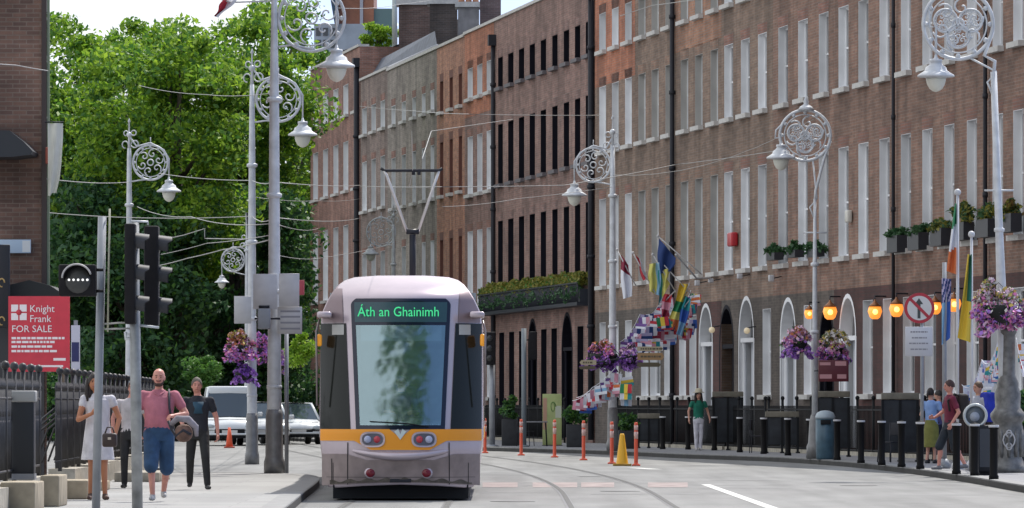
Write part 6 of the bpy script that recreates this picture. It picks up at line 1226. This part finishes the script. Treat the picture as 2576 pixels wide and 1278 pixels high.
def person(label, loc, rz, Ht, shirt, skin, legs, arms, hair=None, kind='trousers', trouser=None, bulk=1.0, belly=0.0, sleeve=.5, beard=None, shoe=None, headoff=(0, 0), shoulder=.19, hairlen='short', extra=None, hem=.62, hairmat=None):
    """legs: [(hipx, knee xyz, ankle xyz, toe dir deg)] right(-x) then left(+x); arms: [(elbow, wrist, hand dir, palm normal, curl)]"""
    k = Ht / 1.76; root = thing("person", label, "person", loc, rz); B = Body(); bk = bulk; hx, hy = headoff; sh = shoe or mat("shoe_dark", (.03, .03, .03), .6)
    B.loft([(0, 0, .84, .145 * bk, .10 * bk), (0, 0, .93, .168 * bk, .115 * bk), (0, -belly * .5, 1.03, .155 * bk, .108 * bk + belly * .5), (0, -belly * .6, 1.15, .155 * bk, .108 * bk + belly * .6), (0, -.005 - belly * .2, 1.28, .172 * bk, .118 * bk + belly * .2), (0, 0, 1.38, .178 * bk, .105 * bk), (0, .005, 1.44, .13, .085), (hx * .3, .0, 1.485, .07, .062)], shirt)
    B.cap((0, .005, 1.45), (hx * .7, -.004 + hy * .5, 1.54), .056, .052, skin); hc = (hx, -.02 + hy, 1.64); head(B, hc, skin, beard=beard, k=1.02 if bulk > 1.05 else 1.0)
    for i, (hpx, kn, an, td) in enumerate(legs):
        hp = (hpx, 0, .90); toe = Vector((math.sin(rad(td)), -math.cos(rad(td)), 0)); an = Vector(an)
        B.cap(hp, kn, .078 * bk, .052 * bk ** .5, skin if kind != 'trousers' else trouser); B.cap(kn, an, .050 * bk ** .5, .034, skin if kind != 'trousers' else trouser)
        mid = Vector(kn).lerp(an, .35); B.cap(mid + Vector((0, .018, 0)), mid + Vector((0, .015, -.08)), .045 * bk ** .5, .038, skin if kind != 'trousers' else trouser)
        B.cap(an + Vector((0, .02, -.045)) - toe * .02, an + toe * .13 + Vector((0, 0, -.052)), .038, .030, sh); B.cap(an + Vector((0, 0, -.01)), an + Vector((0, 0, -.045)), .040, .040, sh)
        if kind == 'trousers': B.cap(hp, kn, .088 * bk, .068 * bk ** .5, trouser); B.cap(kn, tuple(an + Vector((0, 0, .01))), .066 * bk ** .5, .052, trouser)
        if kind == 'shorts': e = Vector(hp).lerp(Vector(kn), 1.12); B.cap(hp, tuple(e), .098 * bk, .088 * bk ** .5, trouser)
    if kind in ('trousers', 'shorts'): B.loft([(0, 0, .80, .16 * bk, .115 * bk), (0, 0, .9, .172 * bk, .122 * bk), (0, -belly * .3, .99, .158 * bk, .112 * bk + belly * .3)], trouser)
    if kind == 'dress': B.loft([(0, 0, hem, .235, .17), (0, 0, .75, .21, .15), (0, 0, .92, .19, .13), (0, 0, 1.1, .165, .12), (0, 0, 1.3, .175, .12), (0, 0, 1.40, .165, .105)], shirt)
    if kind == 'skirt': B.loft([(0, 0, hem, .18, .14), (0, 0, .8, .185, .14), (0, 0, 1.02, .15, .11)], trouser)
    for i, (el, wr, hd_, pn, cu) in enumerate(arms):
        s_ = -1 if i == 0 else 1; shd = Vector((s_ * shoulder * (bk ** .5), 0, 1.405)); el = Vector(el); wr = Vector(wr)
        B.cap(tuple(shd * 1), tuple(el), .050 * bk ** .5, .038 * bk ** .5, skin); B.cap(el, wr, .038 * bk ** .5, .026, skin); hand(B, wr, hd_, pn, -s_, skin, cu)
        B.cap((s_ * .1, 0, 1.40), tuple(shd), .058, .060 * bk ** .5, shirt)
        if sleeve > 0: B.cap(tuple(shd), tuple(shd.lerp(el, sleeve)), .064 * bk ** .5, .060 * bk ** .5, shirt)
    if extra: extra(B)
    B.build("body", root, k); eyes(root, hc, k)
    if hair is not None:
        x, y, z = hc; m = MB(); n1, n2 = 22, 12; rr = random.Random(3); vs = []
        top = .122
        for i in range(n2 + 1):
            ph = i / n2 * (rad(100) if hairlen == 'short' else rad(115))
            for j in range(n1):
                q = 2 * math.pi * j / n1; fr = max(0, -math.sin(q)); lim = 1 - .42 * fr ** 2 if True else 1; pp = ph * lim; rad_ = 1.0 + rr.uniform(-.015, .03)
                vs.append(((x + .086 * math.sin(pp) * math.cos(q) * rad_) * k, (y + .01 + .108 * math.sin(pp) * math.sin(q) * rad_) * k, (z + .012 + .125 * math.cos(pp) * rad_) * k))
        m.add(vs, [(i * n1 + j, (i + 1) * n1 + j, (i + 1) * n1 + (j + 1) % n1, i * n1 + (j + 1) % n1) for i in range(n2) for j in range(n1)], 0, True)
        if hairlen == 'long':
            for q in (-1, -.6, .6, 1, -.2, .2): m.tube([((x + q * .075) * k, (y + .03) * k, (z + .06) * k), ((x + q * .092) * k, (y + .03) * k, (z - .06) * k), ((x + q * .10) * k, (y + .02 - .03 * abs(q)) * k, (z - .16) * k), ((x + q * .095) * k, (y - .0 - .05 * abs(q)) * k, (z - .26) * k)], [.03 * k, .038 * k, .036 * k, .012 * k], 0, 8)
        if hairlen == 'pony': m.tube([(x * k, (y + .11) * k, (z + .05) * k), (x * k, (y + .17) * k, (z - .02) * k), (x * k, (y + .15) * k, (z - .14) * k)], [.03 * k, .03 * k, .01 * k], 0, 8)
        obj("hair", m, hair, root)
    return root, k, hc
dkhair = mat("hair_dark", (.018, .011, .008), .6, bump=.5, vs=40); brhair = mat("hair_brown", (.10, .055, .03), .6, bump=.5, vs=40)
dn = (0, 0, -1)
# bald man in pink polo
pink = cl("pink_polo", (.42, .14, .18)); jean = cl("denim", (.022, .06, .13), .3); shw = mat("shoe_pale", (.42, .41, .40), .6)
p = G(400, 1262); r, k, hc = person("bald bearded man in a faded pink polo shirt and blue denim shorts", p, 0, 1.78, pink, skin_p, [(-.09, (-.09, -.22, .52), (-.07, -.26, .10), -6), (.09, (.10, .02, .49), (.05, .22, .13), 8)],
    [((-.30, -.02, 1.14), (-.26, -.16, .95), (.1, -.5, -.8), (1, 0, 0), .5), ((.36, -.02, 1.16), (.22, -.20, 1.14), (-.7, -.6, -.1), (0, 0, -1), .8)], None, 'shorts', jean, 1.22, .06, .55, mat("beard_dark", (.05, .025, .018), .8), shw, headoff=(.0, 0))
obj("shoulder_strap", MB().tube([(.13, .08, 1.50), (.14, -.10, 1.44), (.15, -.175, 1.25), (.19, -.16, 1.05), (.20, -.05, .98)], .016, 0, 6), mat("strap_black", (.02, .02, .03), .7), r)
obj("collar", MB().tube([(-.07, -.02, 1.47), (-.05, -.085, 1.45), (0, -.11, 1.41), (.05, -.085, 1.45), (.07, -.02, 1.47)], .014, 0, 6), pink, r)
# jacket bag he carries
c = P(462, 1078, 78); t = thing("shoulder_bag", "bulging grey and brown bag held at the side of the bald man", "bag", c)
m = MB().sphere((0, 0, -.06), (.12, .10, .12), 0, 14, 10); obj("bag_body", m, cl("bag_brown", (.15, .085, .065), .5), t); obj("jacket", MB().tube([(-.17, 0, .05), (-.08, -.05, .13), (.06, -.06, .12), (.16, -.02, .02), (.17, 0, -.10)], [.03, .042, .05, .042, .025], 0, 10), cl("grey_jacket", (.24, .22, .25), .3), t); obj("handle", MB().tube([(-.2, 0, .1), (-.16, -.02, .0), (-.1, -.05, -.1), (.0, -.1, -.02), (.1, -.08, -.08)], .02, 0, 6), mat("strap_black", (.02, .02, .03), .7), t)
# woman in white dress
wd = cl("white_dress", (.60, .58, .60), .06)
p = G(246, 1258); r, k, hc = person("woman with long dark hair in a short white dress, behind the slim grey pole", p, rad(6), 1.72, wd, skin_t, [(-.08, (-.085, -.03, .49), (-.10, .02, .085), -12), (.08, (.085, -.06, .49), (.10, -.02, .085), 12)],
    [((-.27, -.06, 1.12), (-.10, -.24, 1.20), (.6, -.4, .5), (0, -1, 0), .6), ((.30, .0, 1.14), (.24, -.10, .92), (-.2, -.3, -.9), (-1, 0, 0), .8)], dkhair, 'dress', None, .98, 0, .25, None, mat("shoe_brown", (.10, .055, .04), .6), hairlen='long', headoff=(-.05, 0), hem=.56)
t = thing("handbag", "small dark brown handbag held by the woman in white", "handbag", P(276, 1102, 72.6)); obj("bag_body", MB().rbox((-.09, -.05, -.11), (.09, .05, .06), .03), mat("leather_dark", (.035, .018, .015), .45), t); obj("handle", MB().tube([(-.06, 0, .05), (-.03, 0, .13), (.03, 0, .13), (.06, 0, .05)], .01), mat("leather_dark", (.035, .018, .015), .45), t); obj("clasp", MB().box((-.02, -.058, -.02), (.02, -.049, .01)), mat("clasp_metal", (.5, .42, .35), .4, .6), t)
# person in pale shirt behind the thick pole
p = G(328, 1228); r, k, hc = person("person in a loose white shirt and dark trousers mostly hidden by the thick grey pole", p, rad(-8), 1.66, cl("pale_shirt", (.50, .47, .48), .1), skin_p, [(-.08, (-.09, -.05, .49), (-.10, .0, .085), -5), (.08, (.09, -.0, .49), (.10, .06, .085), 10)],
    [((-.29, -.02, 1.14), (-.27, -.10, .90), (0, -.3, -1), (1, 0, 0), .5), ((.27, .02, 1.14), (.27, -.02, .90), (0, -.2, -1), (-1, 0, 0), .4)], brhair, 'trousers', cl("charcoal", (.02, .02, .022)), .98, 0, .5, headoff=(.05, 0))
# man in black T-shirt
p = G(498, 1232); r, k, hc = person("man in a black T-shirt and black trousers walking behind the bald man", p, rad(5), 1.70, cl("black_tee", (.018, .02, .028)), skin_p, [(-.09, (-.12, .04, .50), (-.12, .24, .12), -8), (.09, (.11, -.20, .51), (.14, -.24, .09), 12)],
    [((-.28, .02, 1.14), (-.22, -.12, .96), (.2, -.5, -.8), (1, 0, 0), .6), ((.29, .02, 1.13), (.31, -.06, .88), (0, -.25, -1), (-1, 0, 0), .6)], mat("hair_grey", (.10, .08, .065), .7, bump=.4, vs=40), 'trousers', cl("black_jeans", (.018, .018, .018)), 1.04, .0, .5, headoff=(-.02, 0))
obj("shirt_print", MB().loft([(0, -.075, 1.16, .085, .052), (0, -.075, 1.34, .09, .052)], 0, 14), mat("print_blue", (.015, .06, .10), .7), r)
# green top
p = G(1757, 1133); r, k, hc = person("person in a green top, white trousers and a cream sun hat standing by the bollards", p, rad(12), 1.66, cl("green_top", (.012, .17, .11)), skin_l, [(-.08, (-.075, -.02, .49), (-.06, .0, .085), -5), (.08, (.075, -.02, .49), (.055, -.02, .085), 5)],
    [((-.29, .03, 1.16), (-.30, -.06, .93), (-.1, -.3, -1), (1, 0, 0), .4), ((.29, .03, 1.16), (.33, -.04, .95), (.1, -.3, -1), (-1, 0, 0), .4)], dkhair, 'trousers', cl("white_trousers", (.62, .61, .66), .05), .98, 0, .4, shoe=mat("shoe_pale", (.42, .41, .40), .6), hairlen='long')
obj("sun_hat", MB().lathe([(.17, 0), (.17, .012), (.10, .03), (.095, .09), (.06, .12), (.0, .125)], (hc[0] * k, hc[1] * k, (hc[2] + .07) * k), 0, 20), cl("straw", (.58, .52, .38)), r)
# man in maroon with backpack, side view walking left
p = G(2390, 1184); r, k, hc = person("man in a maroon T-shirt and dark shorts with a black backpack, walking to the left", p, rad(-78), 1.76, cl("maroon_tee", (.16, .018, .045)), skin_p, [(-.085, (-.09, -.17, .52), (-.09, -.20, .10), 0), (.085, (.09, .06, .50), (.09, .27, .13), 0)],
    [((-.26, -.06, 1.15), (-.22, -.26, 1.03), (.2, -.9, .1), (1, 0, 0), .5), ((.26, .10, 1.14), (.26, -.04, .93), (0, -.4, -.9), (-1, 0, 0), .5)], mat("hair_reddark", (.045, .018, .014), .6, bump=.4, vs=40), 'shorts', cl("dark_shorts", (.018, .025, .035)), 1.0, 0, .6, shoe=mat("shoe_grey", (.18, .18, .19), .6))
t = thing("backpack", "bulky black backpack on the man in maroon", "backpack", Vector((r.location.x + .21, r.location.y, 1.28)), rad(-78)); obj("pack_body", MB().rbox((-.15, -.08, -.28), (.15, .14, .22), .07), cl("pack_black", (.022, .018, .018)), t); obj("pocket", MB().rbox((-.11, .13, -.22), (.11, .18, .02), .03), cl("pack_black2", (.03, .022, .022)), t)
for s_ in (-1, 1): obj("strap", MB().tube([(s_ * .1, -.07, .18), (s_ * .11, -.16, .22), (s_ * .12, -.30, .08), (s_ * .12, -.26, -.12)], .02, 0, 6), cl("pack_black", (.022, .018, .018)), t)
# woman light blue top, olive skirt
p = G(2343, 1166); p.y += 0; r, k, hc = person("woman in a light blue top and long olive skirt beside the man in maroon", p, rad(150), 1.64, cl("blue_top", (.20, .32, .58)), skin_l, [(-.08, (-.08, -.03, .49), (-.08, .0, .085), 0), (.08, (.08, -.03, .49), (.09, .06, .085), 0)],
    [((-.27, .0, 1.14), (-.26, -.12, .95), (0, -.4, -.9), (1, 0, 0), .5), ((.27, .0, 1.14), (.24, -.14, 1.0), (-.1, -.6, -.5), (-1, 0, 0), .6)], dkhair, 'skirt', cl("olive_skirt", (.17, .17, .04)), .96, 0, .5, headoff=(.03, 0), hairlen='pony', hem=.38)
# third person dark trousers just right of her
p = G(2362, 1163); r, k, hc = person("person in a navy top between the blue topped woman and the man in maroon", p, rad(-120), 1.60, cl("navy_lilac", (.09, .09, .24)), skin_l, [(-.08, (-.08, -.06, .49), (-.08, .02, .085), 0), (.08, (.08, -.0, .49), (.08, .08, .085), 0)],
    [((-.26, .0, 1.14), (-.26, -.1, .92), (0, -.3, -1), (1, 0, 0), .5), ((.26, .0, 1.14), (.26, -.1, .92), (0, -.3, -1), (-1, 0, 0), .5)], dkhair, 'trousers', cl("navy_trousers", (.015, .02, .05)), .95, 0, .5)
# person with blue bag
p = G(2462, 1180); r, k, hc = person("person in a pale grey shirt behind the black litter bin, carrying a bright blue bag", p, rad(-60), 1.74, cl("pale_grey_shirt", (.36, .38, .45)), skin_l, [(-.08, (-.08, -.06, .49), (-.08, .0, .085), 0), (.08, (.08, -.0, .49), (.08, .06, .085), 0)],
    [((-.27, .0, 1.15), (-.2, -.2, 1.05), (.2, -.8, 0), (1, 0, 0), .5), ((.28, .02, 1.15), (.27, -.06, .92), (0, -.3, -1), (-1, 0, 0), .5)], brhair, 'trousers', cl("dark_jeans", (.03, .04, .07)), 1.0, 0, .5)
t = thing("blue_backpack", "bright blue backpack slung on the person behind the litter bin", "backpack", Vector((r.location.x + .14, r.location.y - .16, 1.28)), rad(-60)); obj("pack_body", MB().rbox((-.15, -.08, -.34), (.19, .14, .26), .07), cl("pack_blue", (.012, .03, .36)), t); obj("flap", MB().rbox((-.12, .02, .06), (.14, .135, .26), .04), cl("pack_lightblue", (.12, .2, .5)), t)

# tram driver behind the windscreen
r, k, hc = person("tram driver in a dark blue shirt seated behind the tram windscreen", (TX - .01, TY + 1.42, .12), 0, 1.62, cl("driver_shirt", (.05, .09, .20)), skin_l, [(-.09, (-.12, -.35, .78), (-.12, -.38, .42), 0), (.09, (.12, -.35, .78), (.12, -.38, .42), 0)],
    [((-.27, -.10, 1.15), (-.16, -.40, 1.16), (.1, -1, 0), (0, 0, -1), .5), ((.27, -.10, 1.15), (.16, -.40, 1.16), (-.1, -1, 0), (0, 0, -1), .5)], dkhair, 'trousers', cl("driver_trousers", (.02, .025, .04)), 1.0, 0, 1.0)
